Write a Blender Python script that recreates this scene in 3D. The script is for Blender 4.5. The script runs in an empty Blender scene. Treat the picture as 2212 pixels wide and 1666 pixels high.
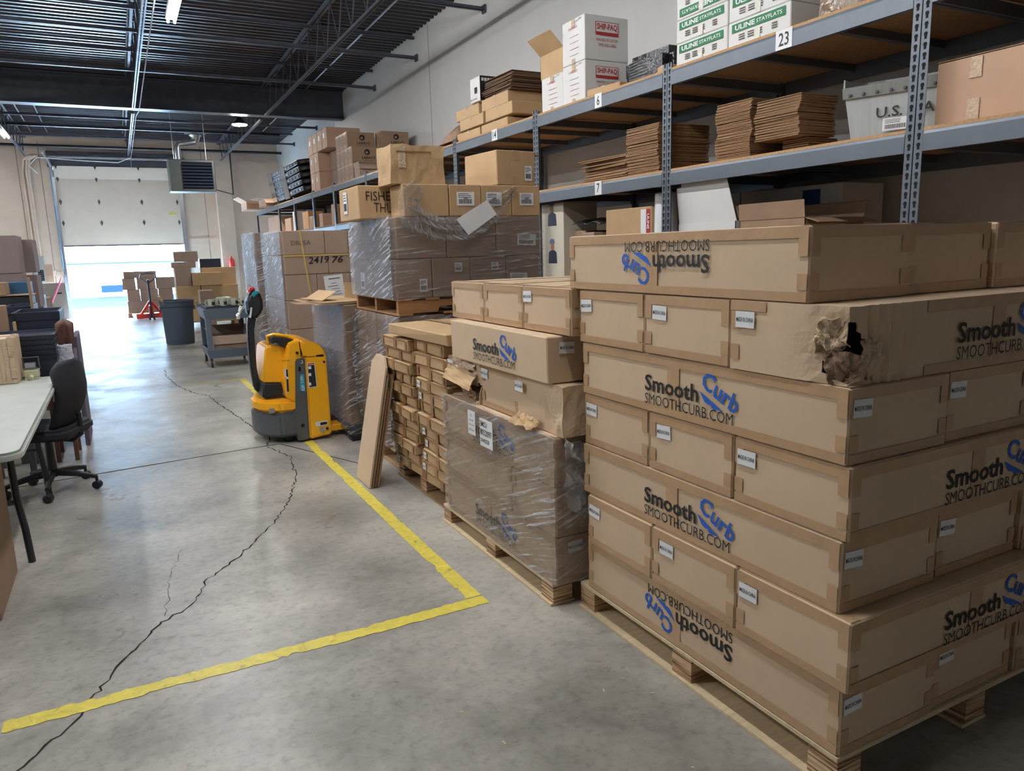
import bpy, bmesh, math, random
from mathutils import Vector, Matrix, noise as mnoise
R_ = random.Random(7)
PI = math.pi
sc = bpy.context.scene
COL = sc.collection

# ------------------------------------------------------------ camera
W, H = 2212, 1666
FPX = 1600.0
CAMH = 1.5
def cam_basis(vp, hs):
    d = Vector(((vp[0]-W/2)/FPX, -(vp[1]-H/2)/FPX, -1)).normalized()
    e = Vector(((vp[0]+1000-W/2)/FPX, -(vp[1]+1000*hs-H/2)/FPX, -1))
    up = e.cross(d).normalized()
    if up.y < 0: up = -up
    return d.cross(up), d, up
_xr, _d, _up = cam_basis((253, 562), -0.0285)
RW = Matrix((_xr, _d, _up))            # world = RW @ camera vector
cam = bpy.data.cameras.new('camera')
cam.sensor_fit = 'HORIZONTAL'; cam.sensor_width = 36.0
cam.lens = FPX/W*36.0
cam.clip_end = 200; cam.clip_start = 0.05
camo = bpy.data.objects.new('camera', cam); COL.objects.link(camo)
camo.matrix_world = Matrix.Translation((0, 0, CAMH)) @ RW.to_4x4()
sc.camera = camo

# ------------------------------------------------------------ exposure and light
sc.view_settings.view_transform = 'Standard'
sc.view_settings.look = 'None'
sc.view_settings.gamma = 1.0
sc.view_settings.use_curve_mapping = False
sc.view_settings.exposure = 1.82
sc.cycles.use_denoising = True
sc.cycles.max_bounces = 10
sc.cycles.diffuse_bounces = 5
sc.cycles.glossy_bounces = 4
sc.cycles.transparent_max_bounces = 24
sc.cycles.sample_clamp_indirect = 6.0
wd = bpy.data.worlds.new('sky'); sc.world = wd; wd.use_nodes = True
bg = wd.node_tree.nodes['Background']
bg.inputs[0].default_value = (0.46, 0.70, 1.0, 1)
bg.inputs[1].default_value = 62.0
TUBE = 68.0        # emission of the fluorescent tubes
BAY = 110.0         # emission of the round high bay lamp

# ------------------------------------------------------------ measuring: a pixel of the photograph on a known plane
def _ray(px, py):
    return RW @ Vector(((px-W/2)/FPX, -(py-H/2)/FPX, -1))
def on(px, py, x=None, y=None, z=None):
    r = _ray(px, py)
    if x is not None: t = x/r.x
    elif y is not None: t = y/r.y
    else: t = (z-CAMH)/r.z
    return Vector((0, 0, CAMH)) + r*t

# ------------------------------------------------------------ materials
def lin(c):
    return tuple((v/255/12.92 if v/255 <= 0.04045 else ((v/255+0.055)/1.055)**2.4) for v in c)
MATS = {}
def mat(name, rgb, rough=0.6, metal=0.0, var=0.0, scale=8.0, bump=0.0, bscale=60.0, spec=None, emit=0.0, dark=None, stretch=(1, 1, 1), coat=0.0):
    if name in MATS: return MATS[name]
    m = bpy.data.materials.new(name); m.use_nodes = True
    nt = m.node_tree; b = nt.nodes['Principled BSDF']
    c = lin(rgb) + (1,)
    b.inputs['Base Color'].default_value = c
    b.inputs['Roughness'].default_value = rough
    b.inputs['Metallic'].default_value = metal
    if spec is not None: b.inputs['Specular IOR Level'].default_value = spec
    if coat: b.inputs['Coat Weight'].default_value = coat
    tc = nt.nodes.new('ShaderNodeTexCoord')
    mp = nt.nodes.new('ShaderNodeMapping'); mp.inputs['Scale'].default_value = stretch
    nt.links.new(tc.outputs['Object'], mp.inputs[0])
    if var:
        n = nt.nodes.new('ShaderNodeTexNoise'); n.inputs['Scale'].default_value = scale
        n.inputs['Detail'].default_value = 6; n.inputs['Roughness'].default_value = 0.65
        nt.links.new(mp.outputs[0], n.inputs['Vector'])
        r = nt.nodes.new('ShaderNodeValToRGB')
        r.color_ramp.elements[0].position = 0.3; r.color_ramp.elements[1].position = 0.72
        dk = lin(dark) if dark else tuple(v*(1-var) for v in c[:3])
        r.color_ramp.elements[0].color = dk + (1,)
        r.color_ramp.elements[1].color = tuple(min(1, v*(1+var*0.35)) for v in c[:3]) + (1,)
        nt.links.new(n.outputs['Fac'], r.inputs[0])
        nt.links.new(r.outputs[0], b.inputs['Base Color'])
    if bump:
        n2 = nt.nodes.new('ShaderNodeTexNoise'); n2.inputs['Scale'].default_value = bscale
        n2.inputs['Detail'].default_value = 4
        nt.links.new(mp.outputs[0], n2.inputs['Vector'])
        bp = nt.nodes.new('ShaderNodeBump'); bp.inputs['Strength'].default_value = bump
        bp.inputs['Distance'].default_value = 0.01
        nt.links.new(n2.outputs['Fac'], bp.inputs['Height'])
        nt.links.new(bp.outputs[0], b.inputs['Normal'])
    if emit:
        b.inputs['Emission Color'].default_value = c
        b.inputs['Emission Strength'].default_value = emit
    MATS[name] = m
    return m

CARD = mat('cardboard', (206, 180, 150), 0.75, var=0.10, scale=3, bump=0.12, bscale=25)
CARD2 = mat('cardboard_tan', (190, 158, 118), 0.75, var=0.14, scale=4, bump=0.2, bscale=14)
CARDD = mat('cardboard_dull', (150, 122, 98), 0.75, var=0.14, scale=4, bump=0.15, bscale=20)
CARDG = mat('cardboard_grey', (158, 136, 120), 0.75, var=0.10, scale=4, bump=0.15, bscale=20)
CARDP = mat('cardboard_pink', (196, 160, 134), 0.75, var=0.08, scale=4)
FLUTE = mat('cardboard_edge', (140, 104, 70), 0.85, var=0.35, scale=40, stretch=(1, 1, 6))
TAPE = mat('brown_tape', (186, 152, 116), 0.28, var=0.14, scale=10, bump=0.2, bscale=40)
CTAPE = mat('clear_tape', (206, 180, 150), 0.12, var=0.2, scale=30, bump=0.9, bscale=60)
WHITE = mat('white_paper', (226, 228, 230), 0.55, var=0.03)
WCARD = mat('white_cardboard', (214, 214, 212), 0.6, var=0.06, scale=5)
BLACK = mat('black_ink', (22, 20, 20), 0.6)
GREYINK = mat('grey_ink', (92, 84, 78), 0.7)
BLUE = mat('blue_ink', (26, 92, 190), 0.55)
REDINK = mat('red_ink', (168, 34, 48), 0.6)
GREEN = mat('green_ink', (22, 112, 66), 0.6)
BLKP = mat('black_plastic', (30, 32, 38), 0.45, var=0.2, scale=12)
BLKM = mat('black_mesh', (26, 28, 36), 0.8)
GRYP = mat('grey_plastic', (74, 84, 98), 0.5, var=0.08, scale=10)
NAVY = mat('navy_plastic', (44, 50, 66), 0.38, var=0.12, scale=8)
YEL = mat('yellow_paint', (252, 182, 22), 0.3, var=0.05, scale=6, coat=0.4)
DGREY = mat('dark_grey_paint', (84, 86, 90), 0.45, var=0.12, scale=9)
STEEL = mat('grey_steel', (93, 101, 111), 0.38, metal=0.25, var=0.12, scale=5)
DSTEEL = mat('dark_steel', (86, 89, 100), 0.36, metal=0.35, var=0.3, scale=5)
DECKM = mat('roof_deck', (58, 57, 62), 0.34, metal=0.5, var=0.28, scale=2.5, stretch=(0.4, 1, 1))
GALV = mat('galvanised', (168, 172, 178), 0.3, metal=0.8, var=0.15, scale=10)
CHROME = mat('chrome', (200, 204, 210), 0.15, metal=1.0)
OSB = mat('particle_board', (188, 150, 108), 0.8, var=0.3, scale=60)
WOOD = mat('pale_pine', (214, 192, 156), 0.7, var=0.25, scale=5, stretch=(1, 8, 8), bump=0.2, bscale=30)
WOODD = mat('grey_pine', (170, 140, 104), 0.75, var=0.3, scale=5, stretch=(1, 8, 8), bump=0.2, bscale=30)
RED = mat('red_paint', (196, 44, 30), 0.4)
TEAL = mat('teal_plastic', (22, 150, 160), 0.4)
DOORW = mat('door_white', (228, 218, 206), 0.5, var=0.05, scale=3)
WALLM = mat('wall_paint', (202, 202, 200), 0.8, var=0.06, scale=1.3, bump=0.1, bscale=12)
WALLB = mat('wall_paint_rough', (226, 208, 192), 0.8, var=0.10, scale=2.0, bump=0.4, bscale=9)
TABLE = mat('table_plastic', (190, 194, 190), 0.42, var=0.12, scale=5)
DARKH = mat('dark_hole', (10, 9, 9), 0.9)

def floor_mat():
    m = bpy.data.materials.new('polished_concrete'); m.use_nodes = True
    nt = m.node_tree; L = nt.links; b = nt.nodes['Principled BSDF']
    tc = nt.nodes.new('ShaderNodeTexCoord')
    def noise(scale, detail=6, rough=0.6, dist=0.0, st=None):
        n = nt.nodes.new('ShaderNodeTexNoise'); n.inputs['Scale'].default_value = scale
        n.inputs['Detail'].default_value = detail; n.inputs['Roughness'].default_value = rough
        n.inputs['Distortion'].default_value = dist
        if st:
            mp = nt.nodes.new('ShaderNodeMapping'); mp.inputs['Scale'].default_value = st
            mp.inputs['Rotation'].default_value = (0, 0, 0.5)
            L.new(tc.outputs['Object'], mp.inputs[0]); L.new(mp.outputs[0], n.inputs['Vector'])
        else: L.new(tc.outputs['Object'], n.inputs['Vector'])
        return n
    def ramp(src, stops):
        r = nt.nodes.new('ShaderNodeValToRGB')
        while len(r.color_ramp.elements) < len(stops): r.color_ramp.elements.new(0.5)
        for e, (p, c) in zip(r.color_ramp.elements, stops): e.position = p; e.color = c
        L.new(src, r.inputs[0]); return r
    def g(v): return lin(v) + (1,)
    base = ramp(noise(0.9, 10, 0.66, 0.15).outputs['Fac'], [(0.30, g((106, 103, 96))), (0.46, g((148, 145, 137))), (0.58, g((176, 172, 163))), (0.74, g((202, 197, 187)))])
    fine = ramp(noise(26, 8, 0.7).outputs['Fac'], [(0.28, (0.62, 0.62, 0.61, 1)), (0.48, (0.98, 0.98, 0.98, 1)), (0.75, (1.12, 1.12, 1.12, 1))])
    mx = nt.nodes.new('ShaderNodeMix'); mx.data_type = 'RGBA'; mx.blend_type = 'MULTIPLY'; mx.inputs[0].default_value = 1
    L.new(base.outputs[0], mx.inputs[6]); L.new(fine.outputs[0], mx.inputs[7])
    # dark oily stains of their own shape
    st = ramp(noise(5.5, 8, 0.75, 0.3).outputs['Fac'], [(0.64, (1, 1, 1, 1)), (0.72, (0.48, 0.47, 0.46, 1))])
    mx2 = nt.nodes.new('ShaderNodeMix'); mx2.data_type = 'RGBA'; mx2.blend_type = 'MULTIPLY'; mx2.inputs[0].default_value = 0.8
    L.new(mx.outputs[2], mx2.inputs[6]); L.new(st.outputs[0], mx2.inputs[7])
    # fine scuffs
    sf = ramp(noise(9, 3, 0.5, 2.0, (0.3, 7, 1)).outputs['Fac'], [(0.66, (1, 1, 1, 1)), (0.70, (0.72, 0.71, 0.70, 1)), (0.74, (1, 1, 1, 1))])
    mx3 = nt.nodes.new('ShaderNodeMix'); mx3.data_type = 'RGBA'; mx3.blend_type = 'MULTIPLY'; mx3.inputs[0].default_value = 0.7
    L.new(mx2.outputs[2], mx3.inputs[6]); L.new(sf.outputs[0], mx3.inputs[7])
    L.new(mx3.outputs[2], b.inputs['Base Color'])
    rr = nt.nodes.new('ShaderNodeMapRange')
    L.new(noise(1.6, 9, 0.72, 0.2).outputs['Fac'], rr.inputs[0])
    rr.inputs[1].default_value = 0.3; rr.inputs[2].default_value = 0.7
    rr.inputs[3].default_value = 0.24; rr.inputs[4].default_value = 0.46
    L.new(rr.outputs[0], b.inputs['Roughness'])
    b.inputs['Specular IOR Level'].default_value = 0.55
    bp = nt.nodes.new('ShaderNodeBump'); bp.inputs['Strength'].default_value = 0.18; bp.inputs['Distance'].default_value = 0.006
    L.new(noise(7, 8, 0.65).outputs['Fac'], bp.inputs['Height']); L.new(bp.outputs[0], b.inputs['Normal'])
    return m
FLOORM = floor_mat()

def worn_mat():
    m = bpy.data.materials.new('worn_yellow_tape'); m.use_nodes = True
    nt = m.node_tree; L = nt.links; b = nt.nodes['Principled BSDF']; b.inputs['Roughness'].default_value = 0.42
    tc = nt.nodes.new('ShaderNodeTexCoord')
    n = nt.nodes.new('ShaderNodeTexNoise'); n.inputs['Scale'].default_value = 16; n.inputs['Detail'].default_value = 9
    n.inputs['Roughness'].default_value = 0.7; n.inputs['Distortion'].default_value = 1.0
    L.new(tc.outputs['Object'], n.inputs['Vector'])
    r = nt.nodes.new('ShaderNodeValToRGB')
    for i, (p, c) in enumerate([(0.30, (120, 110, 72)), (0.40, (206, 190, 78)), (0.60, (226, 208, 84)), (0.85, (236, 222, 120))]):
        if i > 1: r.color_ramp.elements.new(p)
        r.color_ramp.elements[i].position = p; r.color_ramp.elements[i].color = lin(c) + (1,)
    L.new(n.outputs['Fac'], r.inputs[0]); L.new(r.outputs[0], b.inputs['Base Color'])
    return m
YTAPE = worn_mat()

def ply_mat():
    m = bpy.data.materials.new('plywood_layers'); m.use_nodes = True
    nt = m.node_tree; L = nt.links; b = nt.nodes['Principled BSDF']; b.inputs['Roughness'].default_value = 0.8
    tc = nt.nodes.new('ShaderNodeTexCoord'); mp = nt.nodes.new('ShaderNodeMapping')
    mp.inputs['Scale'].default_value = (2, 2, 60); L.new(tc.outputs['Object'], mp.inputs[0])
    n = nt.nodes.new('ShaderNodeTexNoise'); n.inputs['Scale'].default_value = 2.2; n.inputs['Detail'].default_value = 5
    L.new(mp.outputs[0], n.inputs['Vector'])
    r = nt.nodes.new('ShaderNodeValToRGB')
    for i, (p, c) in enumerate([(0.34, (74, 50, 34)), (0.44, (150, 112, 80)), (0.56, (196, 164, 128)), (0.7, (220, 198, 166))]):
        if i > 1: r.color_ramp.elements.new(p)
        r.color_ramp.elements[i].position = p; r.color_ramp.elements[i].color = lin(c) + (1,)
    L.new(n.outputs['Fac'], r.inputs[0]); L.new(r.outputs[0], b.inputs['Base Color'])
    return m
PLY = ply_mat()

def wrap_mat(name, amount, ang, tint=(236, 240, 246)):
    m = bpy.data.materials.new(name); m.use_nodes = True
    nt = m.node_tree; L = nt.links
    for n in list(nt.nodes): nt.nodes.remove(n)
    out = nt.nodes.new('ShaderNodeOutputMaterial')
    uv = nt.nodes.new('ShaderNodeTexCoord')
    def streak(rot, sc, scale, dist):
        mp = nt.nodes.new('ShaderNodeMapping'); mp.inputs['Rotation'].default_value = (0, 0, rot); mp.inputs['Scale'].default_value = sc
        mp.vector_type = 'TEXTURE'
        mp2 = nt.nodes.new('ShaderNodeMapping'); mp2.inputs['Scale'].default_value = sc
        mp.inputs['Scale'].default_value = (1, 1, 1)
        L.new(uv.outputs['UV'], mp.inputs[0]); L.new(mp.outputs[0], mp2.inputs[0])
        n = nt.nodes.new('ShaderNodeTexNoise'); n.inputs['Scale'].default_value = scale; n.inputs['Detail'].default_value = 6
        n.inputs['Roughness'].default_value = 0.68; n.inputs['Distortion'].default_value = dist
        L.new(mp2.outputs[0], n.inputs['Vector']); return n
    a = streak(ang, (1.2, 22, 1), 2.6, 0.35)
    c = streak(-ang*0.6-0.1, (3, 14, 1), 1.6, 0.8)
    big = streak(0.3, (1.2, 1.6, 1), 1.2, 0.2)
    r1 = nt.nodes.new('ShaderNodeMapRange'); L.new(a.outputs['Fac'], r1.inputs[0])
    r1.inputs[1].default_value = 0.60-0.12*amount; r1.inputs[2].default_value = 0.70-0.12*amount; r1.inputs[3].default_value = 0; r1.inputs[4].default_value = 1
    r2 = nt.nodes.new('ShaderNodeMapRange'); L.new(big.outputs['Fac'], r2.inputs[0])
    r2.inputs[1].default_value = 0.38; r2.inputs[2].default_value = 0.60; r2.inputs[3].default_value = 0.15; r2.inputs[4].default_value = 1
    mul = nt.nodes.new('ShaderNodeMath'); mul.operation = 'MULTIPLY'; L.new(r1.outputs[0], mul.inputs[0]); L.new(r2.outputs[0], mul.inputs[1])
    fac = nt.nodes.new('ShaderNodeMath'); fac.operation = 'MULTIPLY_ADD'; L.new(mul.outputs[0], fac.inputs[0])
    fac.inputs[1].default_value = min(1.0, amount*1.5); fac.inputs[2].default_value = amount*0.06 + 0.01
    addh = nt.nodes.new('ShaderNodeMath'); L.new(a.outputs['Fac'], addh.inputs[0]); L.new(c.outputs['Fac'], addh.inputs[1])
    bp = nt.nodes.new('ShaderNodeBump'); bp.inputs['Strength'].default_value = 1.0; bp.inputs['Distance'].default_value = 0.03
    L.new(addh.outputs[0], bp.inputs['Height'])
    gl = nt.nodes.new('ShaderNodeBsdfPrincipled'); gl.inputs['Base Color'].default_value = lin(tint) + (1,)  # white streaks put the wrinkles' highlights into the film's colour
    gl.inputs['Roughness'].default_value = 0.28; gl.inputs['Specular IOR Level'].default_value = 1.0
    L.new(bp.outputs[0], gl.inputs['Normal'])
    tr = nt.nodes.new('ShaderNodeBsdfTransparent'); tr.inputs[0].default_value = (0.97, 0.97, 0.97, 1)
    g2 = nt.nodes.new('ShaderNodeBsdfGlossy'); g2.inputs['Roughness'].default_value = 0.2; L.new(bp.outputs[0], g2.inputs['Normal'])
    g2.inputs[0].default_value = (0.8, 0.8, 0.8, 1)
    fr = nt.nodes.new('ShaderNodeFresnel'); fr.inputs[0].default_value = 1.45; L.new(bp.outputs[0], fr.inputs['Normal'])
    m1 = nt.nodes.new('ShaderNodeMixShader'); L.new(fac.outputs[0], m1.inputs[0]); L.new(tr.outputs[0], m1.inputs[1]); L.new(gl.outputs[0], m1.inputs[2])
    hf = nt.nodes.new('ShaderNodeMath'); hf.operation = 'MULTIPLY'; hf.inputs[1].default_value = 0.6; L.new(fr.outputs[0], hf.inputs[0])
    m2 = nt.nodes.new('ShaderNodeMixShader'); L.new(hf.outputs[0], m2.inputs[0]); L.new(m1.outputs[0], m2.inputs[1]); L.new(g2.outputs[0], m2.inputs[2])
    L.new(m2.outputs[0], out.inputs[0])
    return m
WRAP = wrap_mat('stretch_film', 0.58, 0.36)
WRAPL = wrap_mat('stretch_film_level', 0.45, 0.10)
WRAPH = wrap_mat('stretch_film_heavy', 0.85, 0.30)
WRAPT = wrap_mat('stretch_film_thick', 0.95, 0.9)

def emis(name, rgb, s):
    m = bpy.data.materials.new(name); m.use_nodes = True
    nt = m.node_tree
    for n in list(nt.nodes): nt.nodes.remove(n)
    o = nt.nodes.new('ShaderNodeOutputMaterial'); e = nt.nodes.new('ShaderNodeEmission')
    e.inputs[0].default_value = lin(rgb) + (1,); e.inputs[1].default_value = s
    nt.links.new(e.outputs[0], o.inputs[0]); return m
TUBEM = emis('lit_tube', (250, 250, 250), TUBE)
BAYM = emis('lit_lens', (255, 252, 246), BAY)

# ------------------------------------------------------------ mesh builder
class MB:
    def __init__(s): s.v = []; s.f = []; s.uv = None
    def add(s, vs, fs):
        o = len(s.v); s.v += [tuple(v) for v in vs]; s.f += [tuple(i+o for i in f) for f in fs]; return s
    def box(s, x0, x1, y0, y1, z0, z1, M=None):
        vs = [Vector(p) for p in ((x0,y0,z0),(x1,y0,z0),(x1,y1,z0),(x0,y1,z0),(x0,y0,z1),(x1,y0,z1),(x1,y1,z1),(x0,y1,z1))]
        if M: vs = [M @ v for v in vs]
        return s.add(vs, [(0,3,2,1),(4,5,6,7),(0,1,5,4),(1,2,6,5),(2,3,7,6),(3,0,4,7)])
    def prism(s, pts, a, b, axis='y'):
        # closed outline (u,v) extruded along an axis from a to b; y: (x,z), x: (y,z), z: (x,y)
        n = len(pts)
        def P(p, t): return {'y': (p[0], t, p[1]), 'x': (t, p[0], p[1]), 'z': (p[0], p[1], t)}[axis]
        vs = [P(p, a) for p in pts] + [P(p, b) for p in pts]
        return s.add(vs, [tuple(range(n))[::-1], tuple(range(n, 2*n))] + [(i, (i+1) % n, (i+1) % n+n, i+n) for i in range(n)])
    def tube(s, pts, r, n=8, cap=True):
        pts = [Vector(p) for p in pts]; m = len(pts)
        rr = r if isinstance(r, (list, tuple)) else [r]*m
        o = len(s.v); ref = None
        for i, p in enumerate(pts):
            t = (pts[min(i+1, m-1)]-pts[max(i-1, 0)]).normalized()
            if ref is None:
                ref = Vector((0, 0, 1)) if abs(t.z) < 0.9 else Vector((1, 0, 0))
            u = (ref - t*ref.dot(t)).normalized(); w = t.cross(u); ref = u
            for k in range(n):
                a = 2*PI*k/n; s.v.append(tuple(p + (u*math.cos(a)+w*math.sin(a))*rr[i]))
        for i in range(m-1):
            for k in range(n):
                a = o+i*n+k; b = o+i*n+(k+1) % n
                s.f.append((a, b, b+n, a+n))
        if cap:
            s.f.append(tuple(o+k for k in range(n))[::-1]); s.f.append(tuple(o+(m-1)*n+k for k in range(n)))
        return s
    def lathe(s, prof, c=(0, 0, 0), n=20, axis='z'):
        o = len(s.v)
        for (r, h) in prof:
            for k in range(n):
                a = 2*PI*k/n; x, y = r*math.cos(a), r*math.sin(a)
                p = {'z': (x, y, h), 'y': (x, h, y), 'x': (h, x, y)}[axis]
                s.v.append((c[0]+p[0], c[1]+p[1], c[2]+p[2]))
        for i in range(len(prof)-1):
            for k in range(n):
                a = o+i*n+k; b = o+i*n+(k+1) % n
                s.f.append((a, b, b+n, a+n))
        s.f.append(tuple(o+k for k in range(n))[::-1]); s.f.append(tuple(o+(len(prof)-1)*n+k for k in range(n)))
        return s
    def grid(s, fn, nu, nv, uvs=None):
        o = len(s.v)
        for j in range(nv+1):
            for i in range(nu+1): s.v.append(tuple(fn(i/nu, j/nv)))
        for j in range(nv):
            for i in range(nu):
                a = o+j*(nu+1)+i; s.f.append((a, a+1, a+nu+2, a+nu+1))
        return s
    def mesh(s, name, m=None, smooth=False, bevel=0.0, seg=1):
        me = bpy.data.meshes.new(name); me.from_pydata(s.v, [], s.f)
        bm = bmesh.new(); bm.from_mesh(me)
        bmesh.ops.recalc_face_normals(bm, faces=bm.faces)
        if bevel:
            es = [e for e in bm.edges if len(e.link_faces) == 2 and e.calc_face_angle(0) > 0.5]
            bmesh.ops.bevel(bm, geom=es, offset=bevel, segments=seg, affect='EDGES', clamp_overlap=True)
        bm.to_mesh(me); bm.free()
        if m: me.materials.append(m)
        if smooth:
            for p in me.polygons: p.use_smooth = True
            me.set_sharp_from_angle(angle=0.7)
        return me
    def build(s, name, m, parent=None, smooth=False, bevel=0.0, seg=1, **k):
        return link(name, s.mesh(name, m, smooth, bevel, seg), parent, **k)
def link(name, me, parent=None, loc=None, rot=None, label=None, kind=None):
    o = bpy.data.objects.new(name, me); COL.objects.link(o)
    if parent: o.parent = parent
    if loc is not None: o.location = loc
    if rot is not None: o.rotation_euler = rot
    if label: o['label'] = label
    if kind: o['kind'] = kind
    return o
def tag(o, label, cat, group=None, kind=None):
    o['label'] = label
    if cat: o['category'] = cat
    if group: o['group'] = group
    if kind: o['kind'] = kind
    return o
def thing(name, label, cat, loc=(0, 0, 0), rz=0.0, group=None, rot=None):
    o = bpy.data.objects.new(name, None); COL.objects.link(o); o.empty_display_size = 0.1
    o.location = loc; o.rotation_euler = rot if rot else (0, 0, rz)
    return tag(o, label, cat, group)
def struct(name, mb, m, parent=None, label=None, **k):
    o = mb.build(name, m, parent, **k); o['kind'] = 'structure'
    if label: o['label'] = label
    return o

# ------------------------------------------------------------ lettering
_TX = {}
def text_mesh(s, w, h, m, bold=0.0, shear=0.0):
    key = (s, round(w, 4), round(h, 4), m.name, bold, shear)
    if key in _TX: return _TX[key]
    cu = bpy.data.curves.new('lettering', 'FONT'); cu.body = s; cu.size = 1; cu.resolution_u = 2
    cu.offset = bold; cu.shear = shear; cu.align_x = 'LEFT'; cu.space_line = 0.95
    o = bpy.data.objects.new('tmp', cu); COL.objects.link(o)
    dg = bpy.context.evaluated_depsgraph_get()
    me = bpy.data.meshes.new_from_object(o.evaluated_get(dg))
    bpy.data.objects.remove(o); bpy.data.curves.remove(cu)
    xs = [v.co.x for v in me.vertices]; ys = [v.co.y for v in me.vertices]
    x0, x1, y0, y1 = min(xs), max(xs), min(ys), max(ys)
    for v in me.vertices:
        v.co.x = ((v.co.x-x0)/(x1-x0)-0.5)*w; v.co.y = ((v.co.y-y0)/(y1-y0)-0.5)*h; v.co.z = 0
    me.materials.clear(); me.materials.append(m); me.name = 'lettering'
    _TX[key] = me
    return me
FACES = {'L': (Vector((0, -1, 0)), Vector((0, 0, 1))), 'N': (Vector((1, 0, 0)), Vector((0, 0, 1)))}
def fmat(face, pos, roll=0.0):
    r, u = FACES[face]
    M = Matrix((r, u, r.cross(u))).transposed().to_4x4()
    return Matrix.Translation(pos) @ M @ Matrix.Rotation(roll, 4, 'Z')
def put(name, me, parent, face, pos, roll=0.0, label=None):
    o = link(name, me, parent); o.matrix_local = fmat(face, pos, roll)
    if label: o['label'] = label
    return o
def join_meshes(items, name):
    # items: (mesh, matrix)
    bm = bmesh.new(); mats = []
    for me, M in items:
        t = bmesh.new(); t.from_mesh(me); bmesh.ops.transform(t, matrix=M, verts=t.verts)
        tmp = bpy.data.meshes.new('t'); t.to_mesh(tmp); t.free(); bm.from_mesh(tmp); bpy.data.meshes.remove(tmp)
    me = bpy.data.meshes.new(name); bm.to_mesh(me); bm.free(); me.materials.append(items[0][0].materials[0])
    return me
T_ = Matrix.Translation
# the printed mark of the long cartons: black words, blue rising word with a wedge, address line below
_lw = text_mesh('Smooth', 0.272, 0.058, BLACK, bold=0.022)
_lu = text_mesh('SMOOTHCURB.COM', 0.425, 0.036, BLACK, bold=-0.004)
LOGO_K = join_meshes([(_lw, T_((-0.077, 0.000, 0))), (_lu, T_((0.0, -0.056, 0)))], 'lettering')
_lc = text_mesh('Curb', 0.168, 0.060, BLUE, bold=0.02)
_wedge = MB().add([(0.062, 0.026, 0), (0.085, -0.006, 0), (0.105, -0.014, 0), (0.112, -0.010, 0), (0.118, -0.022, 0), (0.168, -0.024, 0), (0.120, -0.002, 0), (0.09, 0.012, 0)], [(0, 1, 2, 3, 4, 5, 6, 7)]).mesh('w', BLUE)
LOGO_B = join_meshes([(_lc, T_((0.156, 0.021, 0)) @ Matrix.Rotation(-0.42, 4, 'Z')), (_wedge, T_((0.002, -0.014, 0)))], 'printed_mark')
ST_W = MB().box(-0.036, 0.036, -0.0235, 0.0235, 0, 0.0006).mesh('sticker', WHITE)
ST_T = text_mesh('MADE IN CHINA', 0.065, 0.013, BLACK, bold=0.006)
def add_logo(root, face, pos, flip=False, s=1.0):
    a = PI if flip else 0.0
    for n, me, lb in (('lettering', LOGO_K, 'black lettering'), ('printed_mark', LOGO_B, 'blue slanting word with wedge')):
        o = put(n, me, root, face, pos, a, lb)
        if s != 1.0: o.scale = (s, s, s)
def add_sticker(root, face, pos, roll=0.0, s=1.0):
    st = put('sticker', ST_W, root, face, pos, roll, 'small white sticker'); st.scale = (s, s, 1)
    link('lettering', ST_T, st, loc=(0, 0, 0.0014))
def bar_print(w, h, seed, dense=True):
    r = random.Random(seed); b = MB()
    x = -w*0.40
    while x < w*0.35:
        bw = r.uniform(0.004, 0.014)*w/0.4*0.6; b.box(x, x+bw, -h*0.36, -h*0.02 if dense else -h*0.2, 0, 0.0003); x += bw+r.uniform(0.006, 0.016)*w/0.4*0.6
    for k in range(3):
        b.box(-w*0.42, -w*0.42+r.uniform(0.35, 0.8)*w, h*(0.1+0.12*k), h*(0.135+0.12*k), 0, 0.0003)
    return b.mesh('barcode', BLACK)
_BP = [bar_print(0.1, 0.07, k) for k in range(4)]
def add_label(root, face, pos, w=0.1, h=0.07, roll=0.0, k=0, name='shipping_label'):
    st = put(name, MB().box(-w/2, w/2, -h/2, h/2, 0, 0.0006).mesh(name, WHITE), root, face, pos, roll, 'white printed label')
    b = link('barcode', _BP[k % 4], st, loc=(0, 0, 0.0012)); b.scale = (w/0.1, h/0.07, 1)
    return st
def add_text(root, s, w, h, m, face, pos, roll=0.0, bold=0.0, label=None, shear=0.0, name='lettering'):
    return put(name, text_mesh(s, w, h, m, bold, shear), root, face, pos, roll, label)

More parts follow.
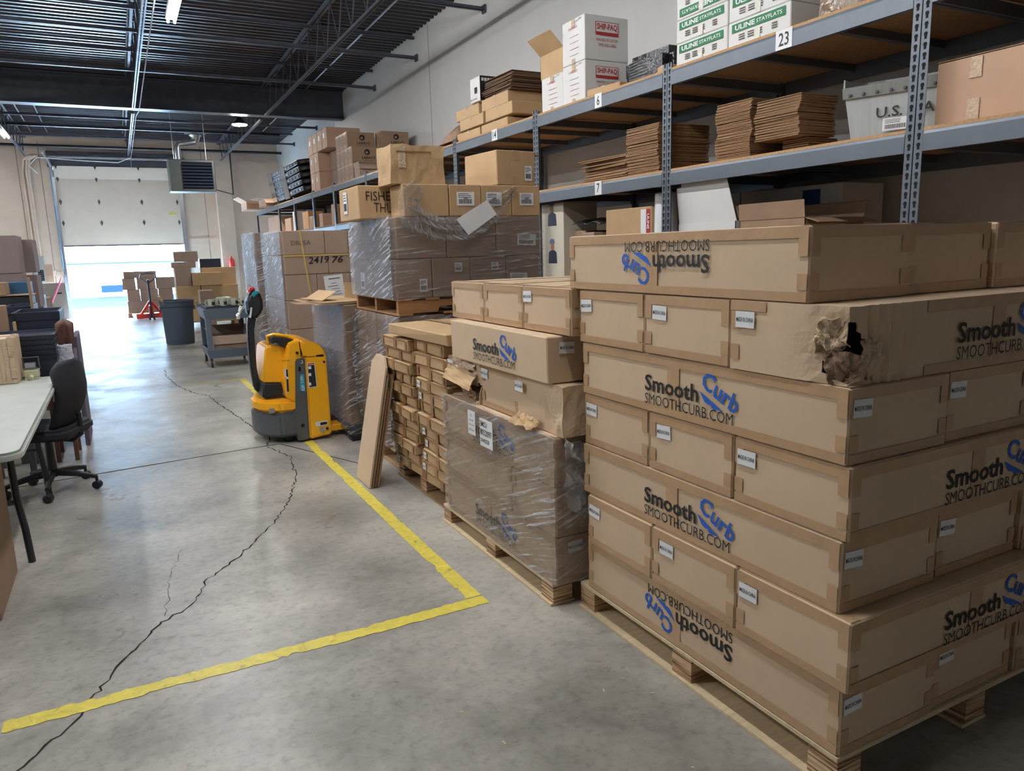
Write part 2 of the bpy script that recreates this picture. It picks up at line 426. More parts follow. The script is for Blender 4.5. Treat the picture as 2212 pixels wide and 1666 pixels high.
# ------------------------------------------------------------ cartons
def carton(label, x0, x1, y0, y1, z0, z1, m=None, tape='frame', rz=0.0, group=None, name='carton', cat='carton', logo=None, flip=False, sticker=None, jit=0.002, tm=None, bev=0.005, tilt=(0, 0)):
    """closed taped carton; the thing's empty sits at the middle of its base"""
    m = m or CARD; tm = tm or TAPE
    w, d, h = (x1-x0)/2, (y1-y0)/2, z1-z0
    root = thing(name, label, cat, ((x0+x1)/2, (y0+y1)/2, z0), 0, group, rot=(tilt[0], tilt[1], rz))
    b = MB(); b.box(-w, w, -d, d, 0, h)
    b.v = [tuple(c + R_.uniform(-jit, jit) for c in v[:2]) + (max(0, v[2]-abs(R_.uniform(0, jit))) if v[2] > 0 else 0.0,) for v in b.v]
    b.build('carton_body', m, root, bevel=bev)
    e = jit + 0.0006; t = 0.0005
    if tape:
        tp = MB(); tw = min(0.034, h*0.2)
        if tape in ('frame', 'ends', 'long'):
            for (fx, l) in (('N', w), ('L', d)):
                strips = []
                strips.append((-l+0.004, l-0.004, h-tw, h-0.003)); strips.append((-l+0.004, l-0.004, 0.003, tw*0.85))
                for sx in (-1, 1):
                    a0, a1 = sorted((sx*(l-0.004), sx*(l-0.036)))
                    strips.append((a0, a1, tw, h*0.38)); strips.append((a0, a1, h*0.60, h-tw))
                if l > 0.45: strips.append((0.035, 0.095, tw*0.85, h-tw) if fx == 'L' else (-0.095, -0.035, tw*0.85, h-tw))
                if tape == 'ends' and l > 0.45: strips = strips[1:2]+strips[2:]
                for (a0, a1, b0, b1) in strips:
                    if fx == 'N': tp.box(a0, a1, -d-e-t, -d-e, b0, b1)
                    else: tp.box(-w-e-t, -w-e, a0, a1, b0, b1)
            tp.box(-w+0.004, w-0.004, -0.028, 0.028, h+0.0002, h+0.0007) if w > d else tp.box(-0.028, 0.028, -d+0.004, d-0.004, h+0.0002, h+0.0007)
            for sx in (-1, 1):
                if w > d: tp.box(*sorted((sx*(w-0.004), sx*(w-0.04))), -d+0.004, d-0.004, h+0.0008, h+0.0012)
                else: tp.box(-w+0.004, w-0.004, *sorted((sx*(d-0.004), sx*(d-0.04))), h+0.0008, h+0.0012)
        elif tape == 'seam':      # one strip over the top seam running down the faces
            if w > d:
                tp.box(-w, w, -0.024, 0.024, h+0.0003, h+0.0008); tp.box(-w-e-t, -w-e, -0.024, 0.024, h*0.72, h); tp.box(-w-e-t, -w-e, -0.024, 0.024, 0.002, h*0.22)
            else:
                tp.box(-0.024, 0.024, -d, d, h+0.0003, h+0.0008); tp.box(-0.024, 0.024, -d-e-t, -d-e, h*0.72, h); tp.box(-0.024, 0.024, -d-e-t, -d-e, 0.002, h*0.22)
        tp.build('packing_tape', tm, root, label='strips of tape')
    dx = jit+0.0022
    if logo == 'L': add_logo(root, 'L', (-w-dx, 0.0, h/2), flip)
    if logo == 'N': add_logo(root, 'N', (0.0, -d-dx, h/2), flip)
    for s in (sticker or []):
        face, u, v = s[:3]
        if face == 'L': add_sticker(root, 'L', (-w-dx, d-u, h-v), R_.uniform(-.06, .06))
        else: add_sticker(root, 'N', (-w+u, -d-dx, h-v), R_.uniform(-.06, .06))
    root['wdh'] = (w, d, h)
    return root
def dims(root): return tuple(root['wdh'])

def crumple(x0, x1, y0, y1, z0, z1, n, fn, kill=None, m=None, name='carton_body', parent=None, loc=(0, 0, 0)):
    """box of thin board subdivided so that corners can be crushed and torn"""
    b = MB(); nx, ny, nz = n
    X = lambda u: x0+(x1-x0)*u; Y = lambda u: y0+(y1-y0)*u; Z = lambda u: z0+(z1-z0)*u
    b.grid(lambda u, v: (X(u), y0, Z(v)), nx, nz); b.grid(lambda u, v: (X(1-u), y1, Z(v)), nx, nz)
    b.grid(lambda u, v: (x0, Y(1-u), Z(v)), ny, nz); b.grid(lambda u, v: (x1, Y(u), Z(v)), ny, nz)
    b.grid(lambda u, v: (X(u), Y(v), z1), nx, ny); b.grid(lambda u, v: (X(u), Y(1-v), z0), nx, ny)
    if kill:
        b.f = [f for f in b.f if not kill(sum((Vector(b.v[i]) for i in f), Vector())/len(f))]
    b.v = [tuple(fn(Vector(v))) for v in b.v]
    me = bpy.data.meshes.new(name); me.from_pydata(b.v, [], b.f)
    bm = bmesh.new(); bm.from_mesh(me); bmesh.ops.remove_doubles(bm, verts=bm.verts, dist=0.0008); bmesh.ops.recalc_face_normals(bm, faces=bm.faces)
    bm.to_mesh(me); bm.free(); me.materials.append(m or CARD)
    o = link(name, me, parent, loc=loc)
    s = o.modifiers.new('board', 'SOLIDIFY'); s.thickness = 0.004; s.offset = -1
    return o

def wrap_shell(label, x0, x1, y0, y1, z0, z1, m, amp=0.008, sides='LN', top=False, bulge=None, name='stretch_wrap', group=None, seed=0, cat='plastic wrap', div=0.035):
    """thin wrinkled film around a pile, open where the photograph shows nothing of it"""
    b = MB(); uvs = []
    per = []
    def P(side, u, v):
        z = z0+(z1-z0)*v
        if side == 'L': p = Vector((x0, y1+(y0-y1)*u, z)); nrm = Vector((-1, 0, 0))
        elif side == 'N': p = Vector((x0+(x1-x0)*u, y0, z)); nrm = Vector((0, -1, 0))
        elif side == 'F': p = Vector((x1+(x0-x1)*u, y1, z)); nrm = Vector((0, 1, 0))
        else: p = Vector((x1, y0+(y1-y0)*u, z)); nrm = Vector((1, 0, 0))
        q = Vector((p.x*2.0+seed, p.y*2.0, p.z*14+seed))
        a = mnoise.noise(q)*amp + mnoise.noise(q*2.7)*amp*0.5
        if bulge: a += bulge(side, u, v)
        edge = min(u, 1-u)
        return p + nrm*(max(a, -0.006)*(1 if edge > 0.001 else 0.25) + 0.0)
    off = 0.0
    for side in sides:
        ln = (y1-y0) if side in 'LR' else (x1-x0)
        nu = max(4, int(ln/div)); nv = max(4, int((z1-z0)/div))
        b.grid(lambda u, v: P(side, u, v), nu, nv)
        for j in range(nv+1):
            for i in range(nu+1): uvs.append((off+ln*i/nu, (z1-z0)*j/nv))
        off += ln
    if top:
        b.grid(lambda u, v: Vector((x0+(x1-x0)*u, y0+(y1-y0)*v, z1+mnoise.noise(Vector((u*5, v*5, seed)))*amp)), 14, 14)
        for j in range(15):
            for i in range(15): uvs.append(((x1-x0)*i/14, (y1-y0)*j/14))
    me = bpy.data.meshes.new(name); me.from_pydata(b.v, [], b.f); me.materials.append(m)
    ul = me.uv_layers.new(name='UVMap')
    for lp in me.loops: ul.data[lp.index].uv = uvs[lp.vertex_index]
    for p in me.polygons: p.use_smooth = True
    o = link(name, me); return tag(o, label, cat, group)

def pallet(label, x0, x1, y0, y1, zt=0.112, wood=None, name='pallet', along='y', block=True, top='sheet'):
    root = thing(name, label, 'pallet', ((x0+x1)/2, (y0+y1)/2, 0)); w, d = (x1-x0)/2, (y1-y0)/2
    wood = wood or WOOD
    n = 5 if top == 'boards' else 1
    tt = 0.016
    if top == 'sheet':
        MB().box(-w, w, -d, d, zt-tt, zt).build('deck_board', wood, root, bevel=0.002)
    else:
        for k in range(6):
            a = -d + (2*d-0.1)*k/5
            MB().box(-w, w, a, a+0.1, zt-tt, zt).build('deck_board', wood, root, bevel=0.002)
    for sx in (-1, 0, 1):
        for sy in (-1, 0, 1):
            cx, cy = sx*(w-0.05), sy*(d-0.05)
            MB().box(cx-0.048, cx+0.048, cy-0.05, cy+0.05, 0.0125, zt-tt-0.0005).build('block', PLY, root, bevel=0.001)
    for sx in (-1, 0, 1):
        cx = sx*(w-0.05)
        MB().box(cx-0.06, cx+0.06, -d, d, 0, 0.012).build('bottom_board', wood, root, bevel=0.001)
    return root

# ============================================================ THE SETTING
WX, WY, WL, WB = 4.55, 23.5, -9.0, -4.0
def deckz(y): return 5.06-0.0145*y
fl = struct('floor', MB().box(WL, WX, WB, WY+0.2, -0.1, 0), FLOORM, label='worn grey polished concrete floor')
struct('wall_right', MB().box(WX, WX+0.2, WB, WY+0.2, -0.1, 5.2), WALLM, label='tall off white wall behind the shelving')
struct('wall_left', MB().box(WL-0.2, WL, WB, WY+0.2, -0.1, 5.2), WALLM)
struct('wall_back', MB().box(WL-0.2, WX+0.2, WB-0.2, WB, -0.1, 5.2), WALLM)
DX0, DX1, DZT = -1.25, 1.77, 4.02
fw = MB(); fw.box(WL-0.2, DX0, WY, WY+0.2, -0.1, 5.2); fw.box(DX1, WX, WY, WY+0.2, -0.1, 5.2); fw.box(DX0, DX1, WY, WY+0.2, DZT, 5.2)
far = struct('wall_far', fw, WALLB, label='rough painted block wall around the dock door')
# vertical joints and a pilaster on the far wall
for i, x in enumerate((-2.02, -1.52, 2.42)):
    struct('wall_joint', MB().box(x, x+0.014, WY-0.004, WY, 0, 4.6), mat('joint_grey', (128, 122, 116), 0.8), far)
struct('pilaster', MB().box(2.72, 3.16, WY-0.22, WY, 0, 4.45), WALLB, far, bevel=0.01)
struct('wall_rail', MB().box(1.85, 2.7, WY-0.03, WY, 2.02, 2.06), WALLB, far)
for y in (4.86, 4.62, 11.2, 16.9): struct('trim_1' if y < 4.8 and y > 4.7 else 'wall_seam', MB().box(WX-0.004, WX, y, y+0.012, 0, 4.95), mat('seam_grey', (150, 150, 148), 0.8), bpy.data.objects['wall_right'])
# corrugated roof deck
ck = MB(); y = WB-0.1; prof = []
while y < WY+0.25:
    prof += [(y, 0), (y+0.045, 0), (y+0.062, 0.038), (y+0.132, 0.038), (y+0.150, 0)]; y += 0.152
o_ = 0
for (yy, dz) in prof:
    z = deckz(yy)+dz; ck.v += [(WL-0.1, yy, z), (WX+0.1, yy, z)]
for i in range(len(prof)-1):
    a = 2*i; ck.f.append((a, a+1, a+3, a+2))
cl = struct('ceiling', ck, DECKM, label='dark corrugated steel roof deck')
m_ = cl.modifiers.new('thick', 'SOLIDIFY'); m_.thickness = 0.03; m_.offset = 1

# floor joints and the long wandering crack
struct('floor_joint', MB().prism([(-1.4, 5.78), (0.77, 6.02), (1.0, 6.03), (1.0, 6.045), (0.77, 6.034), (-1.4, 5.795)], 0.0, 0.0008, 'z'), DARKH, fl)
struct('floor_joint', MB().prism([(1.0, 6.03), (1.39, 5.12), (1.40, 5.12), (1.01, 6.035)], 0.0, 0.0008, 'z'), DARKH, fl)
def crack(pts, wd=0.011):
    P = []; rr = random.Random(3)
    for i in range(len(pts)-1):
        a, b = Vector(pts[i]), Vector(pts[i+1]); n = max(2, int((b-a).length/0.03))
        for k in range(n):
            p = a.lerp(b, k/n); P.append(p + Vector((rr.uniform(-.012, .012), rr.uniform(-.012, .012))))
    b_ = MB(); v = []
    for i, p in enumerate(P):
        t = (P[min(i+1, len(P)-1)]-P[max(0, i-1)]).normalized(); n = Vector((-t.y, t.x))*wd*rr.uniform(0.25, 1.0)*0.5
        v += [(p.x+n.x, p.y+n.y, 0.0012), (p.x-n.x, p.y-n.y, 0.0012)]
    b_.add(v, [(2*i, 2*i+1, 2*i+3, 2*i+2) for i in range(len(P)-1)])
    return struct('floor_crack', b_, DARKH, fl)
crack([(-0.52, 2.35), (-0.41, 2.50), (-0.293, 2.65), (-0.178, 2.93), (-0.036, 3.2), (0.138, 3.38), (0.219, 3.6), (0.394, 3.82), (0.624, 4.2), (0.787, 4.57), (0.928, 5.05), (1.0, 5.6), (0.90, 6.02)])
crack([(0.90, 6.02), (0.97, 6.3), (0.90, 6.8), (0.86, 7.3), (0.77, 8.1), (0.728, 8.68), (0.607, 8.93), (0.48, 9.55), (0.40, 10.5), (0.42, 11.2)], 0.014)
crack([(0.02, 3.3), (0.05, 3.7), (0.14, 4.1)], 0.003)
# yellow floor tape, worn and torn at its edges
def tape_strip(label, a, b, wd, seed, wear=0.006):
    rr = random.Random(seed); a, b = Vector(a), Vector(b); n = int((b-a).length/0.018); t = (b-a).normalized(); nn = Vector((-t.y, t.x))
    L1, L2 = [], []
    for i in range(n+1):
        p = a.lerp(b, i/n); k1 = wear*rr.random() + (0.014*rr.random() if mnoise.noise(Vector((i*0.11, seed, 0))) > 0.22 else 0)
        k2 = wear*rr.random() + (0.018*rr.random() if mnoise.noise(Vector((i*0.09, seed, 5))) > 0.2 else 0)
        L1.append(p+nn*(wd/2-k1)); L2.append(p-nn*(wd/2-k2))
    mb = MB(); v = []
    for p, q in zip(L1, L2): v += [(p.x, p.y, 0.0016), (q.x, q.y, 0.0016)]
    fs = [(2*i, 2*i+1, 2*i+3, 2*i+2) for i in range(n)]
    mb.add(v, fs)
    o = mb.build('floor_tape', YTAPE)
    return tag(o, label, 'tape', 'yellow floor marking tape')
tape_strip('long yellow floor tape running along the foot of the pallets', (1.225, 2.782), (1.215, 9.62), 0.078, 1)
tape_strip('worn yellow floor tape crossing the aisle in the foreground', (-0.50, 2.735), (1.262, 2.735), 0.082, 2, 0.010)
tape_strip('thin far yellow floor tape crossing beyond the stacker', (0.55, 9.60), (1.18, 9.62), 0.05, 3)

# girder across the hall
g = MB(); GY, GZ0 = 16.05, 4.27
g.box(WL, WX, GY, GY+0.26, GZ0, GZ0+0.025); g.box(WL, WX, GY, GY+0.26, 4.80, 4.825); g.box(WL, WX, GY+0.12, GY+0.14, GZ0+0.02, 4.81)
struct('steel_girder', g, DSTEEL, label='deep dark steel girder spanning the hall')
struct('steel_girder', MB().box(WX-1.2, WX, GY+0.05, GY+0.12, GZ0, 4.8), DSTEEL)
# bar joists along the aisle with angle chords and zigzag webs
def joist(label, x, y0, y1):
    r = thing('roof_joist', label, None, (x, 0, 0)); r['kind'] = 'structure'
    zc = lambda y: 4.30-0.004*y
    for s in (-1, 1):
        MB().prism([(y0, zc(y0)), (y1, zc(y1)), (y1, zc(y1)+0.032), (y0, zc(y0)+0.032)], s*0.007, s*0.027, 'x').build('bottom_chord', DSTEEL, r)
        MB().prism([(y0-0.15, deckz(y0)-0.05), (y1+0.15, deckz(y1)-0.05), (y1+0.15, deckz(y1)-0.012), (y0-0.15, deckz(y0)-0.012)], s*0.010, s*0.048, 'x').build('top_chord', DSTEEL, r)
    y = y0+0.1; k = 0; bar = None
    while y+0.32 < y1:
        za, zb = zc(y)+0.02, deckz(y)-0.03
        p, q = ((0, y, za), (0, y+0.32, zb)) if k % 2 == 0 else ((0, y, zb), (0, y+0.32, za))
        MB().tube([p, q], 0.009, 5).build('web_bar', DSTEEL, r); y += 0.32; k += 1
    return r
for jx, nm in ((2.93, 'right'), (0.57, 'middle'), (-1.80, 'left')):
    joist('%s open web steel joist on the near side of the girder' % nm, jx, 6.2 if jx < 0 else 4.5, GY-0.1)
    joist('%s open web steel joist between the girder and the dock door' % nm, jx, GY+0.4, WY-0.1)
# cross bridging angles near the roof
for y, nm in ((9.2, 'nearest'), (11.68, 'second'), (13.86, 'third'), (18.42, 'fourth'), (21.0, 'farthest')):
    zz = deckz(y)-0.40+(0.04 if y > 18 else 0)
    if y > 20: zz = 4.40
    b = MB(); b.box(-8.9, WX-0.02, y, y+0.045, zz, zz+0.006); b.box(-8.9, WX-0.02, y, y+0.006, zz, zz+0.045); b.box(WX-0.03, WX-0.004, y-0.03, y+0.06, zz-0.03, zz+0.07)
    b.box(-8.9, WX-0.02, y+0.05, y+0.095, deckz(y)-0.095, deckz(y)-0.089); b.box(-8.9, WX-0.02, y+0.05, y+0.056, deckz(y)-0.095, deckz(y)-0.05)
    struct('bridging_angle', b, DSTEEL, label='%s steel bridging angle under the roof deck' % nm)
for x, y0, y1 in ((3.76, 7.2, 15.9), (3.76, 16.5, 21.0), (0.50, 9.0, 15.9), (0.48, 16.5, 22.3), (-1.2, 17, 22.6), (-1.55, 17, 22.6)):
    struct('deck_conduit', MB().tube([(x, y0, deckz(y0)-0.03), (x, y1, deckz(y1)-0.03)], 0.014, 6), GALV)
struct('sprinkler_pipe', MB().tube([(-8.8, 22.6, 4.38), (WX-0.05, 22.6, 4.38)], 0.035, 8), BLKP, label='black pipe crossing above the dock door')
struct('sprinkler_pipe', MB().tube([(-8.8, 19.9, 4.47), (WX-0.6, 19.9, 4.47)], 0.03, 8), BLKP)
# gas pipe dropping to the heater
struct('gas_pipe', MB().tube([(3.05, 22.3, 4.4), (3.05, 22.3, 3.2), (2.3, 20.5, 3.2)], 0.016, 6), BLKP)
# hanging conduit with clips beside the middle joist
struct('drop_conduit', MB().tube([(0.68, 9, 4.33), (0.66, 15.9, 4.2), (0.62, 16.5, 4.2), (0.62, 21.5, 4.15), (0.60, 22.4, 4.1), (0.60, 22.5, 3.85)], 0.009, 6), GALV)
struct('door_cable', MB().tube([(0.60, 22.4, 4.12), (0.3, 22.5, 4.0), (-0.6, 22.5, 4.03), (-1.5, 22.5, 4.08), (-1.7, 22.7, 3.9), (-1.55, 22.9, 3.72)], 0.012, 6), WHITE)

# ---- dock door
dr = thing('door_1', 'white sectional overhead dock door, half raised', None, (0, 0, 0)); dr['kind'] = 'structure'
DY = WY-0.06
zs = [on(250, p, y=DY).z for p in (529, 481, 436, 388, 362)]
for k in range(4):
    b = MB(); tz = 0.0
    z0, z1 = zs[k]+0.0005, zs[k+1]+0.0005
    yo = 0.10 if k == 3 else 0.0
    b.add([(DX0+0.02, DY, z0), (DX1-0.02, DY, z0), (DX1-0.02, DY+0.05, z0), (DX0+0.02, DY+0.05, z0), (DX0+0.02, DY-yo, z1), (DX1-0.02, DY-yo, z1), (DX1-0.02, DY+0.05-yo, z1), (DX0+0.02, DY+0.05-yo, z1)], [(0,3,2,1),(4,5,6,7),(0,1,5,4),(1,2,6,5),(2,3,7,6),(3,0,4,7)])
    pn = b.build('door_panel', DOORW, dr)
    for hx in (DX0+0.09, -0.26, 0.78, DX1-0.09):
        MB().prism([(hx-0.035, z1+0.0), (hx, z1+0.07), (hx+0.035, z1), (hx, z1-0.09)], DY-yo-0.012, DY-yo-0.002).build('hinge', DGREY, pn)
MB().box(DX0+0.02, DX1-0.02, DY-0.01, DY+0.06, zs[0]-0.03, zs[0]).build('bottom_seal', NAVY, dr)
for x in (DX0, DX1):
    MB().box(x-0.03, x+0.03, DY-0.06, DY+0.01, 0, 3.85).build('door_track', GALV, dr)
MB().tube([(DX0, DY-0.04, 3.7), (DX0-0.02, DY-0.12, 3.95), (DX0-0.05, DY-0.5, 4.1), (DX0-0.1, DY-1.4, 4.18)], 0.035, 6).build('track_curve', GALV, dr)
MB().box(DX1-0.35, DX1-0.15, DY-0.012, DY-0.004, 2.72, 2.78).build('yellow_decal', mat('decal_yellow', (196, 186, 90), 0.5), dr)
struct('door_header', MB().box(DX0-0.1, DX1+0.1, WY-0.12, WY+0.2, zs[4]-0.03, 4.36), DSTEEL, label='grey steel header above the dock door')
MB().tube([(DX0-0.1, WY-0.3, 4.2), (DX1+0.2, WY-0.3, 4.2)], 0.05, 8).build('spring_shaft', GALV, dr)
# left door jamb guards
struct('trim_2', MB().box(DX0-0.07, DX0-0.03, WY-0.03, WY, 0, 4.0), mat('jamb_teal', (96, 120, 134), 0.5))
struct('trim_3', MB().box(DX1+0.03, DX1+0.08, WY-0.03, WY, 0, 4.0), GALV)

# ---- outside
struct('dock_apron', MB().box(-14, 14, WY+0.2, 27.5, -0.12, -0.01), mat('apron_concrete', (226, 226, 222), 0.8, var=0.05))
struct('yard_asphalt', MB().box(-24, 24, 27.5, 36.0, -0.12, -0.02), mat('asphalt_shaded', (5, 9, 22), 0.95, var=0.1, spec=0.02))  # shade on the yard strip is put into this near-black colour
ow = struct('neighbour_wall', MB().box(-24, 24, 36.0, 36.5, -0.1, 9), mat('neighbour_white', (236, 236, 234), 0.8), label='white ribbed building wall beyond the yard')
for k in range(40):
    x = -6+k*0.3; struct('wall_rib', MB().box(x, x+0.03, 35.97, 36.0, 0, 9), mat('neighbour_rib', (214, 218, 224), 0.8), ow)
struct('wall_rib', MB().box(-6, 6, 35.95, 36.0, 1.35, 1.42), mat('neighbour_line', (20, 26, 36), 0.9, spec=0.02), ow)  # dark horizontal line across the neighbouring wall
pb = on(218, 617, y=35.95); pc = on(266, 630, y=35.95)
struct('dock_bumper', MB().box(pb.x, pc.x, 35.8, 35.97, pc.z, pb.z), mat('bumper_blue', (9, 18, 40), 0.9, spec=0.02), ow)

# ---- lamps
def tube_fixture(label, x, y0, z, ln=1.22, strength=None):
    r = thing('fluorescent_fixture', label, 'light fixture', (x, y0, z), group='bare tube ceiling fixtures')
    MB().box(-0.06, 0.06, 0, ln, 0.035, 0.09).build('housing', WHITE, r, bevel=0.004)
    for s in (-1, 1):
        MB().tube([(s*0.036, 0.03, 0.012), (s*0.036, ln-0.03, 0.012)], 0.013, 8).build('tube', TUBEM, r)
        for yy in (0.0, ln-0.03): MB().box(s*0.036-0.012, s*0.036+0.012, yy, yy+0.03, -0.006, 0.036).build('lamp_holder', WHITE, r)
    return r
spots = [(0.86, 8.80, 4.2, 'bare two tube lamp at the top edge above the aisle'),
         (-1.86, 19.0, 4.2, 'far bare two tube lamp at the left edge of the picture'),
         (0.72, 3.7, 4.2, 'bare two tube lamp over the middle of the aisle'),
         (0.72, 1.3, 4.2, 'bare two tube lamp over the near end of the aisle'),
         (0.72, 6.2, 4.2, 'bare two tube lamp over the yellow pallet truck'),
         (-2.4, 3.2, 4.2, 'bare two tube lamp over the near packing table'),
         (-2.4, 6.2, 4.2, 'bare two tube lamp over the far packing table'),
         (-2.4, 10.5, 4.2, 'bare two tube lamp over the left bins'),
         (-5.0, 4.5, 4.2, 'bare two tube lamp in the next aisle, near'),
         (-5.0, 10.5, 4.2, 'bare two tube lamp in the next aisle, far'),
         (-4.6, 16.8, 4.2, 'bare two tube lamp left of the dock door, nearer the girder'),  # this lamp and the next are unseen, added to brighten the far end
         (-4.6, 20.4, 4.2, 'bare two tube lamp left of the dock door, nearer the wall')]
for x, y, z, lb in spots:
    tube_fixture(lb, x, y, z)
hb = thing('high_bay_lamp', 'round lit high bay lamp hanging beyond the girder', 'light fixture', (2.58, 17.0, 4.2))
MB().lathe([(0.16, 0.02), (0.155, 0.05), (0.08, 0.10), (0.05, 0.16)], n=24).build('housing', BLKP, hb, smooth=True)
MB().lathe([(0.13, 0.0), (0.15, 0.012), (0.15, 0.03)], n=24).build('lens', BAYM, hb)
MB().tube([(0, 0, 0.15), (0, 0, 0.62)], 0.006, 6).build('hook', GALV, hb)

# ---- unit heater hung from the roof
hy = 18.6
ha, hc = on(362, 343, y=hy), on(469, 414, y=hy)
hx0, hx1, hz1, hz0 = ha.x, hc.x, ha.z, hc.z
ht = thing('unit_heater', 'dark grey hanging gas heater with black louvres', 'heater', ((hx0+hx1)/2, hy, hz0))
hw, hh = (hx1-hx0)/2, hz1-hz0
HM = mat('heater_olive', (84, 90, 88), 0.45, metal=0.3)
MB().box(-hw, hw, 0, 0.55, 0, hh).build('casing', HM, ht, bevel=0.012)
MB().box(-hw*0.44, hw*0.88, -0.004, 0.0, hh*0.10, hh*0.92).build('grille_back', DARKH, ht)
for k in range(8):
    z = hh*(0.12+0.098*k); MB().add([(-hw*0.44, -0.002, z+0.05), (hw*0.88, -0.002, z+0.05), (hw*0.88, -0.05, z), (-hw*0.44, -0.05, z), (-hw*0.44, -0.006, z+0.042), (hw*0.88, -0.006, z+0.042)], [(0,1,2,3), (3,2,5,4)]).build('louvre', NAVY, ht)
MB().tube([(-hw*0.5, 0.3, hh), (-hw*0.5, 0.3, hh+0.28), (-hw*0.42, 0.3, hh+0.36), (hw*0.3, 0.32, hh+0.42)], 0.07, 12).build('flue', GALV, ht, smooth=True)
for sx in (-0.7, 0.7): MB().tube([(hw*sx, 0.2, hh), (hw*sx, 0.2, deckz(hy+0.2)-hz0-0.01)], 0.008, 6).build('hanger_rod', GALV, ht)
fn = thing('roof_vent', 'small dark vent with chrome cone under the roof, left of the lamp', 'vent', (2.05, 20.6, 4.42))
MB().lathe([(0.06, -0.12), (0.11, 0.02), (0.16, 0.06), (0.16, 0.10)], n=16).build('cone', CHROME, fn, smooth=True)
MB().box(-0.24, 0.24, -0.1, 0.1, 0.10, 0.16).build('mount', DSTEEL, fn)

# ---- far left wall: conduits, breaker panel, dock plate
yw = WY-0.05
for px0, px1, lb in ((45, 75, 'left'), (57, 80, 'middle'), (62, 85, 'right')):
    a = on(px0, 345, y=yw); b = on(px1, 558, y=yw)
    c = (a+b)/2
    struct('wall_conduit', MB().tube([(c.x, yw, b.z-0.1), (c.x, yw, a.z-0.3), (c.x+0.05, yw-0.03, a.z), (c.x+0.25, yw-0.1, a.z+0.12)], 0.03, 8), WALLB, smooth=True)
a = on(68, 555, y=yw); b = on(105, 611, y=yw)
bp_ = thing('breaker_panel', 'open grey electrical breaker panel on the far wall', 'electrical panel', (a.x, yw-0.1, b.z))
pw, ph = b.x-a.x-0.03, a.z-b.z
MB().box(0, pw, 0, 0.14, 0, ph).build('enclosure', mat('panel_grey', (150, 154, 152), 0.5), bp_, bevel=0.006)
MB().box(pw*0.38, pw*0.86, -0.004, 0, ph*0.08, ph*0.5).build('breaker_bank', DARKH, bp_)
for i in range(2):
    for j in range(5): MB().box(pw*(0.42+0.23*i), pw*(0.58+0.23*i), -0.012, -0.002, ph*(0.1+0.08*j), ph*(0.15+0.08*j)).build('breaker', mat('breaker', (60, 66, 76), 0.5), bp_)
MB().box(pw, pw+0.18, -0.16, -0.15, ph*0.02, ph*0.7).build('panel_door', mat('panel_tan', (166, 140, 118), 0.6), bp_)
a = on(88, 613, y=22.9); b = on(152, 690, y=22.9)
dp = thing('dock_plate', 'upright dimpled steel dock plate leaning beside the door', 'dock plate', (a.x, 22.85, 0))
dw, dh = b.x-a.x, a.z
DPM = mat('tread_plate', (150, 134, 122), 0.4, metal=0.5)
MB().box(0, dw, 0, 0.02, 0, dh).build('plate', DPM, dp)
db = MB()
for i in range(17):
    for j in range(32):
        x, z = dw*(i+0.5+0.25*(j % 2))/17.8, dh*(j+0.5)/32; db.box(x-0.008, x+0.008, -0.004, 0, z-0.004, z+0.004)
db.build('tread_dimples', GALV, dp, kind='stuff')
MB().box(dw*0.62, dw*0.8, -0.01, 0.0, dh*0.70, dh*0.74).build('lifting_hole', DARKH, dp)
rb = MB().tube([on(112, 655, y=22.83), on(122, 630, y=22.82), on(133, 600, y=22.83)], 0.02, 6).build('pink_ribbon', mat('pink', (236, 120, 150), 0.5)); tag(rb, 'pink ribbon stretched beside the dimpled dock plate', 'ribbon')
cb = thing('conduit_row', 'row of small white outlet boxes under the pipes left of the door', 'electrical box', (on(128, 600, y=yw).x-0.3, yw-0.02, on(128, 596, y=yw).z))
for i in range(6): MB().box(0.09*i, 0.09*i+0.06, 0, 0.06, 0.02*(i % 2), 0.1+0.02*(i % 3)).build('outlet_box', WALLB, cb)

